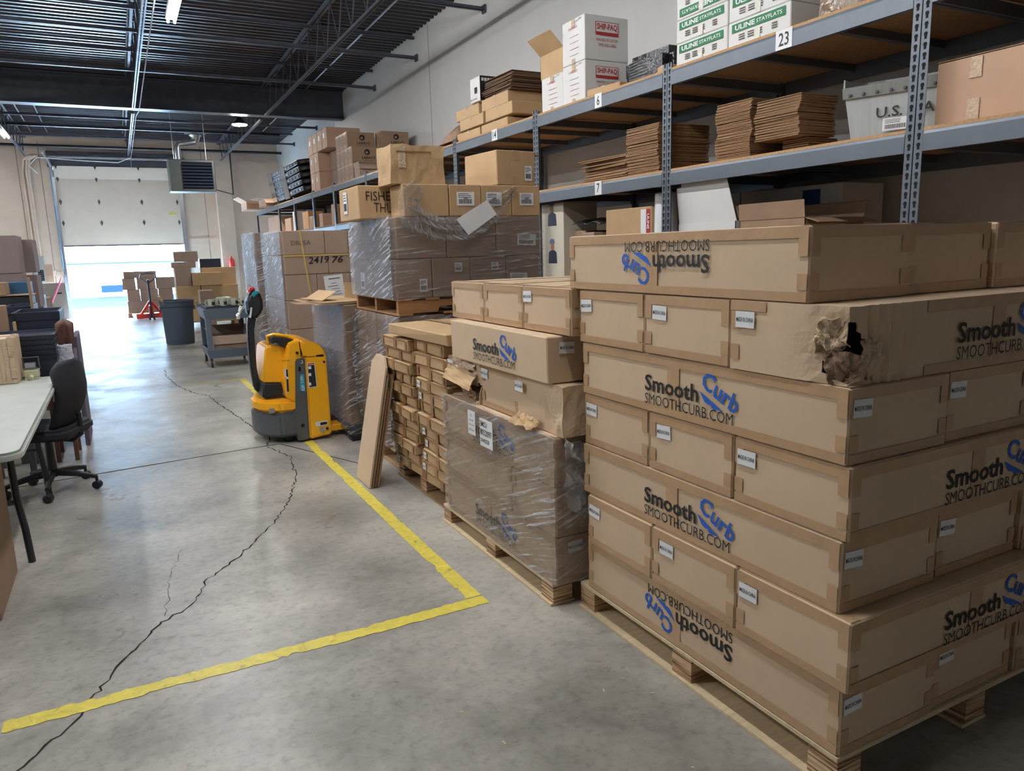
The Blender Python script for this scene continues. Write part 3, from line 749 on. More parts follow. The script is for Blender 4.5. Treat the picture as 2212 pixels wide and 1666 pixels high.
# ============================================================ PILE 1: the near pallet of long cartons
SMX, SMY, LH, PZ = 1.59, 1.20, 0.2035, 0.112
CL, CW = 1.25, 0.405
pallet('pale plywood pallet under the big near pile of long cartons', 1.585, 2.845, 1.195, 2.475, PZ)
nth = ['bottom', 'second', 'third', 'fourth', 'fifth', 'sixth', 'top']
off = [(0.0, 0.0), (-0.012, -0.028), (0.0, 0.02), (0.004, 0.01), (0.0, 0.02), (-0.004, 0.028), (-0.006, 0.165)]
for k in range(7):
    z0 = PZ + k*(LH+0.0006) + 0.0004; z1 = z0+LH; ox, oy = off[k]
    if k % 2 == 0:     # long side towards the aisle
        for j in range(3):
            x0 = SMX+ox+j*(CW+0.008); pos = ['aisle side', 'middle', 'shelf side'][j]
            stk = [('N', 0.045, 0.055)] if (j == 0 and k < 6) or j > 0 and k < 5 else []
            if k == 6: stk = []
            if j > 0 and k == 0: stk = [('N', 0.06 if j == 1 else 0.16, 0.045)]
            dy = CL if k < 6 else CL-0.06
            jy = R_.uniform(-.004, .004) + (0.012 if j == 1 else 0)
            carton('long printed carton along the aisle, %s layer of near pile, %s' % (nth[k], pos), x0, x0+CW-0.004+(-0.19 if k == 6 and j == 0 and False else 0), SMY+oy+jy, SMY+oy+jy+dy-0.03, z0, z1,
                   tape='long' if j == 0 else 'ends', rz=R_.uniform(-.002, .002), group='long brown cartons on the near pallet', logo='L' if j == 0 else None, flip=k in (0, 6), sticker=stk)
    else:
        for j in range(3):
            y0 = SMY+oy+j*(CW+0.006); pos = ['near end', 'middle', 'far end'][j]
            if k == 5 and j == 0:
                x0, x1, y1 = SMX+ox-0.004, SMX+ox+CL, y0+CW
                root = thing('carton', 'long brown carton with a crushed and torn corner near the top of the near pile', 'carton', ((x0+x1)/2, (y0+y1)/2, z0), 0, 'long brown cartons on the near pallet')
                w, d, h = (x1-x0)/2, (y1-y0)/2, LH
                def dist(p): return math.sqrt(((p.x+w)*0.75)**2 + ((p.y+d)*0.9)**2 + ((p.z-h*0.32)*0.75)**2)
                def fn(p):
                    a = max(0, 1-dist(p)/0.17); q = Vector((p.x*14, p.y*14, p.z*14))
                    n = mnoise.noise_vector(q)+mnoise.noise_vector(q*2.6)*0.5
                    dv = Vector((w*0.3, d, 0))*0.05
                    r = p + n*0.016*a + Vector((1, 1, 0))*0.035*a*a
                    if p.x > -w+0.06 and p.x < -w+0.26 and abs(p.y+d) < 0.001: r.y += 0.012*math.sin(p.x*150+p.z*12)*max(0, 1-dist(p)/0.3)
                    return Vector((r.x, r.y, min(max(r.z, 0.0), h-0.0005)))
                def kill(c):
                    if c.z > h*0.86 or c.z < h*0.06: return False
                    dd = math.hypot((c.z-h*0.36)*0.9, (c.x+w) if abs(c.y+d) < 0.003 else (c.y+d))
                    return dd + 0.035*mnoise.noise(c*26) < 0.072
                crumple(-w, w, -d, d, 0, h, (76, 26, 14), fn, kill, CARD, parent=root)
                tp = MB(); tp.box(-w+0.3, w, -d-0.003, -d-0.0024, h-0.033, h-0.002); tp.box(-w+0.3, w, -d-0.003, -d-0.0024, 0.002, 0.028); tp.box(-0.03, 0.03, -d-0.003, -d-0.0024, 0.028, h-0.033)
                tp.box(-w-0.003, -w-0.0024, -d+0.27, d, h-0.03, h-0.002); tp.box(-w-0.003, -w-0.0024, d-0.036, d-0.003, 0.03, 0.075); tp.box(-w-0.003, -w-0.0024, d-0.036, d-0.003, 0.12, 0.17)
                tp.build('packing_tape', TAPE, root, label='strips of tape')
                def crump(name, c, s, m, seed):
                    b = MB(); nU = 16
                    def f(u, v):
                        a = (u-0.5)*2; e = (v-0.5)*2; q = Vector((u*4+seed, v*4, seed)); n = (mnoise.noise_vector(q*0.6)+0.35*mnoise.noise_vector(q*1.6))*0.75
                        return Vector((c[0]+a*s[0], c[1]-a*s[1]*0.6, c[2]+e*s[2])) + n*0.026
                    b.grid(f, nU, nU); o = b.build(name, m, root, smooth=False); md = o.modifiers.new('t', 'SOLIDIFY'); md.thickness = 0.003; return o
                crump('torn_flap', (-w+0.022, -d+0.03, 0.045), (0.03, 0.055, 0.04), CARDD, 3)
                crump('torn_flap', (-w+0.095, -d+0.012, 0.06), (0.028, 0.012, 0.05), CARD, 9)
                crump('torn_liner', (-w+0.022, -d+0.075, 0.105), (0.03, 0.03, 0.022), mat('torn_liner', (206, 186, 160), 0.8), 5)
                crump('loose_tape', (-w+0.004, -d+0.05, 0.13), (0.02, 0.055, 0.035), CTAPE, 7)
                add_logo(root, 'N', (0.02, -d-0.006, h*0.52)); add_sticker(root, 'L', (-w-0.006, d-0.06, h-0.055))
                root['wdh'] = (w, d, h)
            else:
                carton('long printed carton across the pallet, %s layer of near pile, %s' % (nth[k], pos), SMX+ox, SMX+ox+CL-0.03, y0, y0+CW, z0, z1,
                       tape='ends' if j else 'long', rz=R_.uniform(-.002, .002), group='long brown cartons on the near pallet', logo='N' if j == 0 else None,
                       sticker=[('L', 0.05 if j != 1 else 0.08, 0.06)])

# ============================================================ PILE 2: the half wrapped pallet behind it
X2, Y2, L2, C2 = 1.485, 2.50, 1.15, 0.375
pallet('pale plywood pallet under the half wrapped pile', 1.48, 2.66, 2.53, 3.73, 0.10)
lay = [('y', 0.1015, 0.314), ('2', 0.315, 0.530), ('y', 0.531, 0.742), ('x', 0.744, 0.953), ('y', 0.956, 1.150), ('x', 1.152, 1.341)]
nm2 = ['bottom', 'second', 'third', 'fourth', 'fifth', 'top']
for k, (kind, z0, z1) in enumerate(lay):
    grp = 'long brown cartons on the half wrapped pallet'; C2 = 0.375; X2 = 1.485
    if kind == 'y':
        yy0, yy1 = (2.50, 3.66) if k < 3 else (2.545, 3.53)
        for j in range(3):
            x0 = X2+j*(C2+0.01)
            carton('printed carton along the aisle, %s layer of half wrapped pile, %s' % (nm2[k], ['aisle side', 'middle', 'shelf side'][j]), x0, x0+C2, yy0, yy1, z0, z1,
                   tape='long' if k < 4 else 'seam', group=grp, logo='L' if j == 0 else None, sticker=[('N', 0.09, 0.05)] if j == 0 else [])
            if k == 4 and j == 0:
                pass
    elif kind == '2':
        for j in range(2):
            y0 = 2.50+j*0.60; yy1 = y0+(0.375 if j == 0 else 0.56)
            if j == 0: y0, yy1 = 2.50, 2.88
            else: y0, yy1 = 2.89, 3.66
            carton('brown carton in the second layer of the half wrapped pile, %s' % ['near half', 'far half'][j], X2, X2+L2, y0, yy1, z0, z1, tape='frame', group=grp)
    else:
        for j in range(3):
            C2 = 0.385; X2 = 1.555 if k == 5 else 1.525
            y0 = (2.475 if k == 5 else 2.475)+j*(C2+0.012)
            nm_ = ['near one', 'middle one', 'far one'][j]
            sti = [('L', 0.04, 0.045)] if (k == 3 or j == 0) else []
            if k == 3 and j in (0, 2):
                x0, x1, y1 = X2-(0.0 if j else 0.012), X2+L2, y0+C2
                lb = 'brown carton with a crumpled dented near end on top of the wrapped block' if j == 0 else 'brown carton burst open at its end on top of the wrapped block'
                root = thing('carton', lb, 'carton', ((x0+x1)/2, (y0+y1)/2, z0), 0, grp)
                w, d, h = (x1-x0)/2, (y1-y0)/2, z1-z0
                if j == 0:
                    def fn(p):
                        dd = math.sqrt((p.x+w)**2*0.5+(p.y+d)**2+((p.z-h*0.4)*0.5)**2); a = max(0, 1-dd/0.22); q = Vector((p.x*16, p.y*16, p.z*9))
                        r = p + (mnoise.noise_vector(q)+0.4*mnoise.noise_vector(q*2))*0.018*a
                        if p.z < 0.03 and p.y > 0: r.z += 0.0
                        return Vector((max(r.x, -w-0.012), r.y, min(max(r.z, 0), h)))
                    crumple(-w, w, -d, d, 0, h, (50, 24, 12), fn, None, CARD, parent=root)
                    fb = MB()
                    fb.grid(lambda u, v: Vector((-w-0.012-0.05*v, d-0.02-0.20*u, 0.045-0.04*v)) + mnoise.noise_vector(Vector((u*7, v*4, 2)))*0.014, 14, 6)
                    o = fb.build('torn_flap', CARD2, root); o.modifiers.new('t', 'SOLIDIFY').thickness = 0.003
                else:
                    def fn(p):
                        a = max(0, 1-(p.x+w)/0.20); q = Vector((p.x*14, p.y*14, p.z*14+3))
                        r = p + mnoise.noise_vector(q)*0.022*a
                        return Vector((r.x, r.y, min(max(r.z, 0), h)))
                    def kill(c): return c.x < -w+0.004 and c.z < h*0.42 + 0.02*mnoise.noise(c*25)
                    crumple(-w, w, -d, d, 0, h, (40, 22, 12), fn, kill, CARD, parent=root)
                    fb = MB()
                    fb.grid(lambda u, v: Vector((-w-0.01-0.045*v, d-0.01-(C2-0.04)*u, h*0.80-0.075*v-0.02*u)) + mnoise.noise_vector(Vector((u*4, v*4, 8)))*0.010, 14, 6)
                    o = fb.build('torn_flap', CARD2, root); o.modifiers.new('t', 'SOLIDIFY').thickness = 0.004
                    fb = MB(); fb.grid(lambda u, v: Vector((-w-0.02-0.02*v, -d+0.15-0.13*u, 0.02+0.06*v)) + mnoise.noise_vector(Vector((u*6, v*5, 4)))*0.016, 10, 8)
                    o = fb.build('torn_flap', CARDD, root); o.modifiers.new('t', 'SOLIDIFY').thickness = 0.003
                    fb = MB(); fb.grid(lambda u, v: Vector((-w-0.012, d-0.02-(C2-0.06)*u, h-0.01-0.04*v)) + mnoise.noise_vector(Vector((u*9, v*5, 1)))*0.012, 16, 5)
                    fb.build('loose_tape', CTAPE, root)
                add_sticker(root, 'L', (-w-0.016, d-0.04, h-0.045))
                root['wdh'] = (w, d, h)
            else:
                carton('brown carton end on in the %s layer of half wrapped pile, %s' % (nm2[k], nm_), X2+(0.0 if k == 3 else 0.0), X2+L2, y0, y0+C2, z0, z1, tape='frame', group=grp, sticker=sti)
C2 = 0.375; X2 = 1.485
rt = None
for o in bpy.data.objects:
    if o.get('label', '') == 'printed carton along the aisle, third layer of half wrapped pile, aisle side': rt = o
w, d, h = dims(rt)
s1 = put('label_sheet', MB().box(-0.042, 0.042, -0.06, 0.06, 0, 0.0006).mesh('label_sheet', WHITE), rt, 'L', (-w-0.032, d-0.42, h-0.075), 0, 'white printed sheet')
for i, (t, ww) in enumerate((('TO :', 0.03), ('OH, 43228', 0.045), ('(SMOOTH CURB)', 0.06), ('MADE IN CHINA', 0.062))):
    link('lettering', text_mesh(t, ww, 0.010, BLACK), s1, loc=(0, 0.036-0.024*i, 0.0014))
s2 = put('label_sheet', MB().box(-0.068, 0.068, -0.068, 0.068, 0, 0.0006).mesh('label_sheet', WHITE), rt, 'L', (-w-0.033, d-0.585, h-0.098), 0, 'large white printed sheet')
for i, (t, ww, hh_) in enumerate((('EMCU', 0.075, 0.026), ('8052097', 0.122, 0.030), ('OH43228', 0.092, 0.020))):
    link('lettering', text_mesh(t, ww, hh_, BLACK, 0.012), s2, loc=(-0.062+ww/2, 0.042-0.040*i, 0.0014))
wrap_shell('clear stretch film around the lower three layers of the half wrapped pile', X2-0.010, X2+L2+0.03, 2.488, 3.68, 0.105, 0.752, WRAP, amp=0.010, sides='LN', seed=2, group='stretch film around pallet loads')
lw = MB()
lw.grid(lambda u, v: Vector((X2+0.02+0.16*u+0.02*v, 2.474-0.02*math.sin(u*PI), 0.77-0.33*v-0.1*u)) + mnoise.noise_vector(Vector((u*4, v*7, 3)))*0.030, 10, 18)
ob = lw.build('loose_wrap', WRAPT, smooth=True)
ul = ob.data.uv_layers.new(name='UVMap')
for lp in ob.data.loops:
    c = ob.data.vertices[lp.vertex_index].co; ul.data[lp.index].uv = (c.x, c.z)
tag(ob, 'crinkled loose rag of film at the near corner of the half wrapped pile', 'plastic wrap')

# ============================================================ PILE 3: small flat cartons in two leaning columns
pallet('weathered slatted pallet under the flat carton columns', 1.56, 2.3, 3.80, 4.72, 0.115, wood=WOODD, top='boards')
def flat_carton(label, x0, y0, z0, w, d, h, rz, tx, ty, stk, grp):
    return carton(label, x0, x0+w, y0, y0+d, z0, z0+h, m=CARD2, tape=None, rz=rz, group=grp, jit=0.004, tilt=(tx, ty), bev=0.007)
ordn = ['bottom', 'second', 'third', 'fourth', 'fifth', 'sixth', 'seventh', 'eighth', 'ninth', 'tenth', 'eleventh', 'twelfth', 'thirteenth']
for col, (yb, n, zt, lbl) in enumerate(((4.17, 12, 0.985, 'far column'), (3.66, 12, 1.00, 'near column'))):
    hstep = (zt-0.116)/n
    for k in range(n):
        z0 = 0.1165 + k*hstep
        bow = 0.030*math.sin(k*1.1+col*2)+0.035*math.sin(PI*k/(n-1))*(1 if col == 0 else -0.6)
        rz = R_.uniform(-0.05, 0.05); dep = 0.47
        c = flat_carton('flat brown taped carton, %s from the floor in the %s of flat cartons' % (ordn[k], lbl), 1.50+R_.uniform(-.015, .02)+ (0.03 if k < 2 else 0) + (-0.03 if k > 8 and col == 0 else 0), yb+bow*0.7, z0, 0.46, dep-R_.uniform(0, .02), hstep-0.002, rz, 0, 0, None, 'flat brown cartons in two columns')
        w, d, h = dims(c)
        tp = MB(); yc = R_.uniform(-.05, .05)
        tp.box(-w-0.0052, -w-0.0045, yc-0.022, yc+0.022, 0.002, h-0.002); tp.box(-w-0.0052, -w-0.0045, -d+0.004, -d+0.030, 0.004, h-0.004); tp.box(-w-0.0052, -w-0.0045, d-0.034, d-0.004, 0.004, h-0.004)
        tp.box(-w-0.0055, -w-0.0049, -d+0.01, d-0.01, h*0.80, h-0.004); tp.box(-w, w, yc-0.022, yc+0.022, h+0.0004, h+0.001)
        tp.box(-w+0.02, w-0.02, -d-0.0052, -d-0.0045, h*0.78, h-0.004)
        tp.build('packing_tape', mat('dark_brown_tape', (158, 118, 80), 0.3, var=0.15), c, label='strips of tape')
        if (col == 0 and k < 7) or (col == 0 and k == 9) or (col == 1 and k in (1, 2, 3, 4, 7, 8)):
            st = put('sticker', ST_W, c, 'L', (-w-0.008, d-0.05, h*0.5), R_.uniform(-.1, .1), 'small white sticker'); st.scale = (0.62, 0.85, 1)
            link('lettering', ST_T, st, loc=(0, 0, 0.0014))
tc_ = carton('larger flat brown taped carton lying across the top of both columns', 1.47, 2.02, 3.60, 4.46, 1.0025, 1.070, m=CARD2, tape='seam', rz=0.04, jit=0.006, tm=TAPE)
# cardboard sheets leaning beside the columns
ls = thing('cardboard_sheets', 'narrow folded cardboard sheets leaning between the flat cartons and the floor tape', 'cardboard', (1.29, 4.50, 0.0), rz=0)
for k in range(4):
    top = (0.86, 0.80, 0.70, 0.83)[k]
    M = T_((0.018*k, 0.0, 0)) @ Matrix.Rotation(0.20, 4, 'Y')
    b = MB().prism([(0, 0.004), (0.30, 0.004), (0.30, top-0.06), (0.22, top), (0.06, top), (0, top-0.07)], -0.012, 0.0, 'x')
    b.v = [tuple(M @ Vector(v)) for v in b.v]; b.build('cardboard_sheet', (CARD, CARDD, FLUTE, CARDD)[k], ls)

# ============================================================ PILE 4: the tall EAN pile on a second pallet
EX, EY = 1.62, 4.72
def er(px): return px
# wrapped load below
lo = 'brown carton in bulging load under tall labelled pile, '
for k in range(4):
    for j in range(2):
        for i in range(2):
            if j == 0 and k == 9: continue
            carton(lo+'%s layer, %s %s' % (nth[k], ['near', 'far'][j], ['aisle side', 'shelf side'][i]), 1.62+0.52*i, 2.12+0.52*i, 4.74+0.50*j, 5.22+0.50*j, 0.115+0.24*k, 0.352+0.24*k, m=CARDD, tape='seam', group='cartons in the lower wrapped load')
pallet('grey wooden pallet under the lower wrapped load', 1.6, 2.68, 4.73, 5.73, 0.113, wood=WOODD, top='boards')
def blg(side, u, v):
    return 0.05*math.sin(PI*min(1, max(0, v)))*(0.5+0.5*math.sin(5*u+1)) if side == 'L' else 0.0
wrap_shell('loose bulging clear film around the lower wrapped load', 1.605, 2.68, 4.725, 5.735, 0.10, 1.075, WRAPH, amp=0.02, sides='LN', bulge=blg, seed=11, group='stretch film around pallet loads')
# upper pallet, stringer type seen end on
up = thing('pallet', 'wooden notched stringer pallet carrying the tall labelled pile', 'pallet', (0, 0, 0))
up.location = (2.16, 5.22, 1.078)
PW = mat('pallet_brown', (170, 126, 84), 0.75, var=0.25, scale=5, stretch=(1, 8, 8))
for k in range(3):
    a = -0.54+0.0; yy = -0.49+0.47*k
    MB().prism([(-0.54, 0.014), (-0.26, 0.014), (-0.24, 0.052), (-0.04, 0.052), (-0.02, 0.014), (0.16, 0.014), (0.18, 0.052), (0.40, 0.052), (0.42, 0.014), (0.54, 0.014), (0.54, 0.098), (-0.54, 0.098)], yy, yy+0.038, 'y').build('stringer', PW, up, bevel=0.001)
for k in range(6):
    x = -0.54+0.196*k; MB().box(x, x+0.1, -0.5, 0.5, 0.0985, 0.1125).build('deck_board', PW, up, bevel=0.001)
for k in range(4):
    x = -0.54+0.327*k; MB().box(x, x+0.1, -0.5, 0.5, 0.0, 0.0135).build('bottom_board', PW, up, bevel=0.001)
EG = 'labelled brown cartons in the tall pile'
f0 = EY
def nx(px, z): # x on the near plane of the pile
    return on(px, 1e9 if False else 500, y=f0).x
def row(name, pxs, z0, z1, pyr, y0=EY, labels=(), depth=0.98, m=CARDG, tape='seam'):
    xs = [on(p, pyr, y=y0).x for p in pxs]
    for i in range(len(xs)-1):
        c = carton('brown carton in the %s row of tall labelled pile, %s' % (name, ['first from the aisle', 'second from the aisle', 'third from the aisle', 'fourth from the aisle'][i]), xs[i]+0.002, xs[i+1]-0.003, y0, y0+depth/2-0.004, z0, z1, m=m, tape=None, group=EG)
        w, d, h = dims(c)
        for lb in labels:
            if name == 'third' and lb[0] == i: add_text(c, 'EAN', 0.03, 0.014, BLACK, 'N', (-w+lb[1]*2*w, -d-0.0065, h*lb[2]+0.004), 0, 0.02)
            if lb[0] == i: add_label(c, 'N', (-w+lb[1]*2*w, -d-0.0045, h*lb[2]), lb[3], lb[4], lb[5], i)
        if i == 0 and name != 'third':
            c2 = carton('rear brown carton in the %s row of the tall labelled pile, aisle side' % name, xs[i]+0.002, xs[i+1]-0.003, y0+depth/2, y0+depth, z0, z1, m=m, tape=None, group=EG)
            if name == 'second': add_label(c, 'L', (-w-0.0045, -0.10, h*0.55), 0.09, 0.13, 0.0, 3)
            if name == 'lowest': add_label(c2, 'L', (-w-0.0045, 0.0, h*0.4), 0.10, 0.12, 0.0, 2)
    return xs
row('lowest', (854, 934, 1017, 1094, 1166), 1.192, 1.452, 600, labels=[(0, 0.75, 0.32, 0.055, 0.085, 0), (1, 0.68, 0.75, 0.055, 0.06, 0), (2, 0.68, 0.75, 0.055, 0.05, 0), (3, 0.35, 0.38, 0.14, 0.08, -.03)])
row('second', (855, 964, 1072, 1167), 1.454, 1.725, 510, labels=[(2, 0.68, 0.40, 0.15, 0.08, -.06)])
row('third', (870, 970, 1040, 1106, 1167), 1.727, 1.937, 430, depth=0.52, labels=[(1, 0.5, 0.55, 0.13, 0.09, 0), (2, 0.4, 0.55, 0.12, 0.09, 0), (3, 0.5, 0.55, 0.11, 0.085, 0)], m=CARD2)
fx = on(775, 450, y=5.02).x
fb_ = carton('brown carton with big handwritten capitals behind the third row of the tall pile', fx, fx+0.30, 5.02, 5.50, 1.727, 1.950, m=CARD2, tape=None, group=EG)
w, d, h = dims(fb_)
add_text(fb_, 'FISHER', 0.22, 0.062, BLACK, 'N', (0.012, -d-0.005, h*0.68), 0.0, 0.0, 'handwritten capitals')
add_text(fb_, 'THU', 0.13, 0.062, BLACK, 'N', (0.02, -d-0.005, h*0.33), -0.05, 0.0)
add_label(fb_, 'L', (-w-0.0045, 0.07, h*0.55), 0.09, 0.15, 0, 1)
# worn old box, and a neat box, on top
def worn_box(label, x0, x1, y0, y1, z0, z1, m, seed, amp=0.02, n=(14, 12, 10)):
    root = thing('carton', label, 'carton', ((x0+x1)/2, (y0+y1)/2, z0), 0, None); w, d, h = (x1-x0)/2, (y1-y0)/2, z1-z0
    def fn(p):
        q = p*6+Vector((seed, 0, 0)); r = p + mnoise.noise_vector(q)*amp + mnoise.noise_vector(q*3)*amp*0.35
        return Vector((r.x, r.y, max(0, r.z) if p.z > 0 else 0))
    crumple(-w, w, -d, d, 0, h, n, fn, None, m, parent=root)
    return root, w, d, h
OX0, OX1 = on(868, 380, y=EY+0.02).x, on(963, 380, y=EY+0.02).x
wb, w, d, h = worn_box('battered wide brown box with sagging top on the tall pile, left of the neat box', OX0-0.07, OX1, EY+0.03, EY+0.30, 1.939, 2.185, CARD2, 4, 0.014)
tpm = MB(); tpm.grid(lambda u, v: Vector((-w-0.012+0.10*u*0+0.0, 0.22-0.44*u, 0.03+0.19*v)), 2, 2); 
MB().box(-w+0.05, -w+0.10, -d-0.014, -d-0.010, 0.10, h-0.01).build('packing_tape', CTAPE, wb)
MB().box(-w+0.04, w-0.1, -d-0.016, -d-0.012, h-0.05, h-0.04).build('torn_edge', FLUTE, wb)
bx0, bx1 = on(1070, 360, y=EY+0.02).x, on(1152, 360, y=EY+0.02).x
nb = carton('neat tan box with one barcode label on top of the tall pile', bx0-0.02, bx1, EY+0.02, EY+0.46, 1.939, 2.175, m=CARD2, tape='seam', rz=0.10)
w, d, h = dims(nb); add_label(nb, 'N', (w-0.06, -d-0.005, h*0.35), 0.06, 0.10, 0, 0)
fp = MB().box(0, 0.10, -0.15, 0.15, 0, 0.004).build('open_flap', CARDD, nb); fp.location = (w, 0, h-0.01); fp.rotation_euler = (0, 0.1, 0)
wrap_shell('clear crackled film around the two lower rows of the tall labelled pile', EX-0.022, on(1167, 500, y=EY).x+0.02, EY-0.012, EY+1.0, 1.185, 1.735, WRAPL, amp=0.010, sides='LN', seed=5, group='stretch film around pallet loads')
wrap_shell('second heavier clear film over the aisle side of the tall labelled pile', EX-0.030, EX+0.1, EY+0.02, EY+1.0, 1.19, 1.74, WRAPH, amp=0.012, sides='L', seed=15, group='stretch film around pallet loads')
# hanging swag of film across the near face with a sheet of paper caught in it
def swag():
    P = [on(905, 398, y=EY-0.02), on(880, 430, y=EY-0.03), on(882, 462, y=EY-0.035), on(905, 480, y=EY-0.04), on(945, 496, y=EY-0.045), on(990, 500, y=EY-0.045), on(1030, 480, y=EY-0.045), on(1065, 450, y=EY-0.04), on(1095, 425, y=EY-0.03), on(1112, 404, y=EY-0.02)]
    wd_ = [0.05, 0.075, 0.085, 0.085, 0.075, 0.075, 0.08, 0.07, 0.04, 0.02]
    b = MB(); uv = []; nu = 54; nv = 12
    def C(t):
        s = t*(len(P)-1); i = min(int(s), len(P)-2); f = s-i; return P[i].lerp(P[i+1], f), wd_[i]*(1-f)+wd_[i+1]*f, (P[i+1]-P[i]).normalized()
    def f(u, v):
        p, w_, t = C(u); n = Vector((0, 1, 0)).cross(t).normalized()
        q = p + n*(v-0.5)*2*w_ + Vector((0, -0.014*math.sin(v*PI*5)-0.01, 0)) + mnoise.noise_vector(Vector((u*4, v*9, 1)))*0.012
        q.y = min(q.y, EY-0.014); return q
    b.grid(f, nu, nv)
    o = b.build('loose_wrap', WRAPT, smooth=True); ul = o.data.uv_layers.new(name='UVMap')
    for lp in o.data.loops:
        i = lp.vertex_index; ul.data[lp.index].uv = ((i % (nu+1))/nu*1.6, (i//(nu+1))/nv*0.3)
    return tag(o, 'swag of loose clear film hanging across the face of the tall pile', 'plastic wrap')
swag()
b = MB(); b.grid(lambda u, v: Vector((on(905+105*u, 0, y=EY+0.1).x, EY+0.02+0.3*v, 1.945+0.03*math.sin(v*3)*math.sin(u*3)+0.0)) + Vector((0, 0, abs(mnoise.noise(Vector((u*6, v*6, 0))))*0.03)), 16, 8)
pa = [on(p[0], p[1], y=EY-0.075) for p in ((986, 474), (1052, 432), (1073, 463), (1012, 508))]
pp = MB().add(pa + [p+Vector((0, 0.001, 0)) for p in pa], [(0,1,2,3),(7,6,5,4),(0,4,5,1),(1,5,6,2),(2,6,7,3),(3,7,4,0)]).build('paper_sheet', WHITE)
tag(pp, 'blank white paper tucked slantwise into the hanging film', 'paper')

# ============================================================ PILE 5: greyish wrapped load on the forks
GG = 'brown cartons in the wrapped load on the forks'
lv = [0.135, 0.325, 0.52, 0.71, 0.90, 1.105]
bpal = thing('pallet', 'low black plastic pallet on the forks of the stacker', 'pallet', (2.03, 6.27, 0))
MB().box(-0.52, 0.50, -0.52, 0.52, 0.105, 0.132).build('deck_board', BLKP, bpal, bevel=0.004)
for sy in (-0.44, 0, 0.44): MB().box(-0.5, 0.48, sy-0.05, sy+0.05, 0, 0.028).build('runner', BLKP, bpal)
for sy in (-0.44, 0, 0.44):
    for sx in (-0.44, 0, 0.42): MB().lathe([(0.055, 0.028), (0.045, 0.104)], (sx, sy, 0), 10).build('foot', BLKP, bpal)
for k in range(5):
    for j in range(2):
        carton('dull brown carton in the %s layer of the wrapped load on the forks, %s' % (nth[k], ['near', 'far'][j]), 1.525, 2.50, 5.76+0.51*j, 6.265+0.51*j, lv[k]+0.001, lv[k+1]-0.001, m=CARDD, tape=None, group=GG)
wrap_shell('taut clear film around the load on the forks', 1.512, 2.51, 5.748, 6.80, 0.06, 1.11, WRAP, amp=0.006, sides='LN', seed=21, group='stretch film around pallet loads')
fc = thing('flattened_carton', 'flattened carton with raised flaps lying on the load on the forks', 'cardboard', (1.88, 6.22, 1.112))
for k in range(3): MB().box(-0.56+0.03*k, 0.46, -0.44, 0.42-0.02*k, 0.007*k, 0.007*k+0.005).build('cardboard_sheet', CARDD if k == 1 else CARD2, fc)
o = MB().box(0, 0.14, -0.2, 0.2, 0, 0.005).build('raised_flap', CARD2, fc); o.location = (-0.5, -0.1, 0.022); o.rotation_euler = (0, -0.5, 0.12)
o = MB().box(0, 0.13, -0.10, 0.10, 0, 0.005).build('raised_flap', CARD2, fc); o.location = (-0.16, -0.16, 0.022); o.rotation_euler = (0.35, -1.25, 1.2)
o = MB().box(-0.18, 0.0, -0.36, -0.04, 0, 0.004).build('raised_flap', CARDD, fc); o.location = (-0.5, 0, 0.0); o.rotation_euler = (0, 0.04, 0)

# ============================================================ PILE 6: strapped load with handwritten number, and the loads behind it
DGp = 'cartons in the strapped load'
Yd = 7.85; xd = 1.50
def dx(px, py=600): return on(px, py, y=Yd).x
zr = [0.13, 0.42, 0.74, 1.035, 1.30, 1.50, 1.745]
rows = [(1.50, 1.745, (612, 707, 757, 812)), (1.30, 1.50, (612, 712, 812)), (1.035, 1.30, (614, 685, 757, 812)), (0.74, 1.035, (617, 700, 812)), (0.42, 0.74, (622, 700, 812)), (0.13, 0.42, (625, 700, 812))]
for ri, (z0, z1, ps) in enumerate(rows):
    xs = [xd] + [dx(p) for p in ps[1:]]; 
    if xs[-1] < 2.5: xs[-1] = 2.52
    for i in range(len(xs)-1):
        c = carton('dull brown carton, %s row from the top of the strapped load, %s' % (['first', 'second', 'third', 'fourth', 'fifth', 'sixth'][ri], ['aisle side', 'second along', 'third along'][i]), xs[i]+0.002, xs[i+1]-0.002, Yd, Yd+0.56, z0+0.001, z1-0.001, m=CARDG, tape=None, group=DGp)
        w, d, h = dims(c)
        if ri == 0 and i == 0: add_text(c, 'DRESA', 0.20, 0.045, GREYINK, 'N', (-0.03, -d-0.005, h*0.5), 0)
        if ri == 1 and i == 0: add_text(c, '2419', 0.22, 0.07, BLACK, 'N', (w-0.10, -d-0.005, h*0.72), 0.03, 0.01, 'handwritten number', 0.2)
        if ri == 1 and i == 1: add_text(c, '76', 0.12, 0.07, BLACK, 'N', (-w+0.09, -d-0.005, h*0.72), 0.03, 0.01, 'handwritten number', 0.2)
        if ri == 2 and i == 1: 
            sh = put('paper_sheet', MB().box(-0.10, 0.10, -0.135, 0.135, 0, 0.001).mesh('paper_sheet', WHITE), c, 'N', (0.0, -d-0.005, h*0.42), 0.08, 'pinned white notice')
            nl = MB(); nl.box(-0.05, 0.07, 0.095, 0.105, 0, 0.0004)
            for q in range(6): nl.box(-0.03-0.04*(q % 2), 0.03+0.01*q, 0.05-0.03*q, 0.055-0.03*q, 0, 0.0004)
            nl2 = nl.build('printed_lines', GREYINK, sh); nl2.location = (0, 0, 0.0018)
        carton('dull brown carton behind the %s row of the strapped load, %s' % (['first', 'second', 'third', 'fourth', 'fifth', 'sixth'][ri], ['aisle side', 'second along', 'third along'][i]), xs[i]+0.002, xs[i+1]-0.002, Yd+0.565, Yd+1.10, z0+0.001, z1-0.001, m=CARDG, tape=None, group=DGp) if i == 0 else None
STRAP = mat('yellow_strap', (196, 168, 96), 0.4)
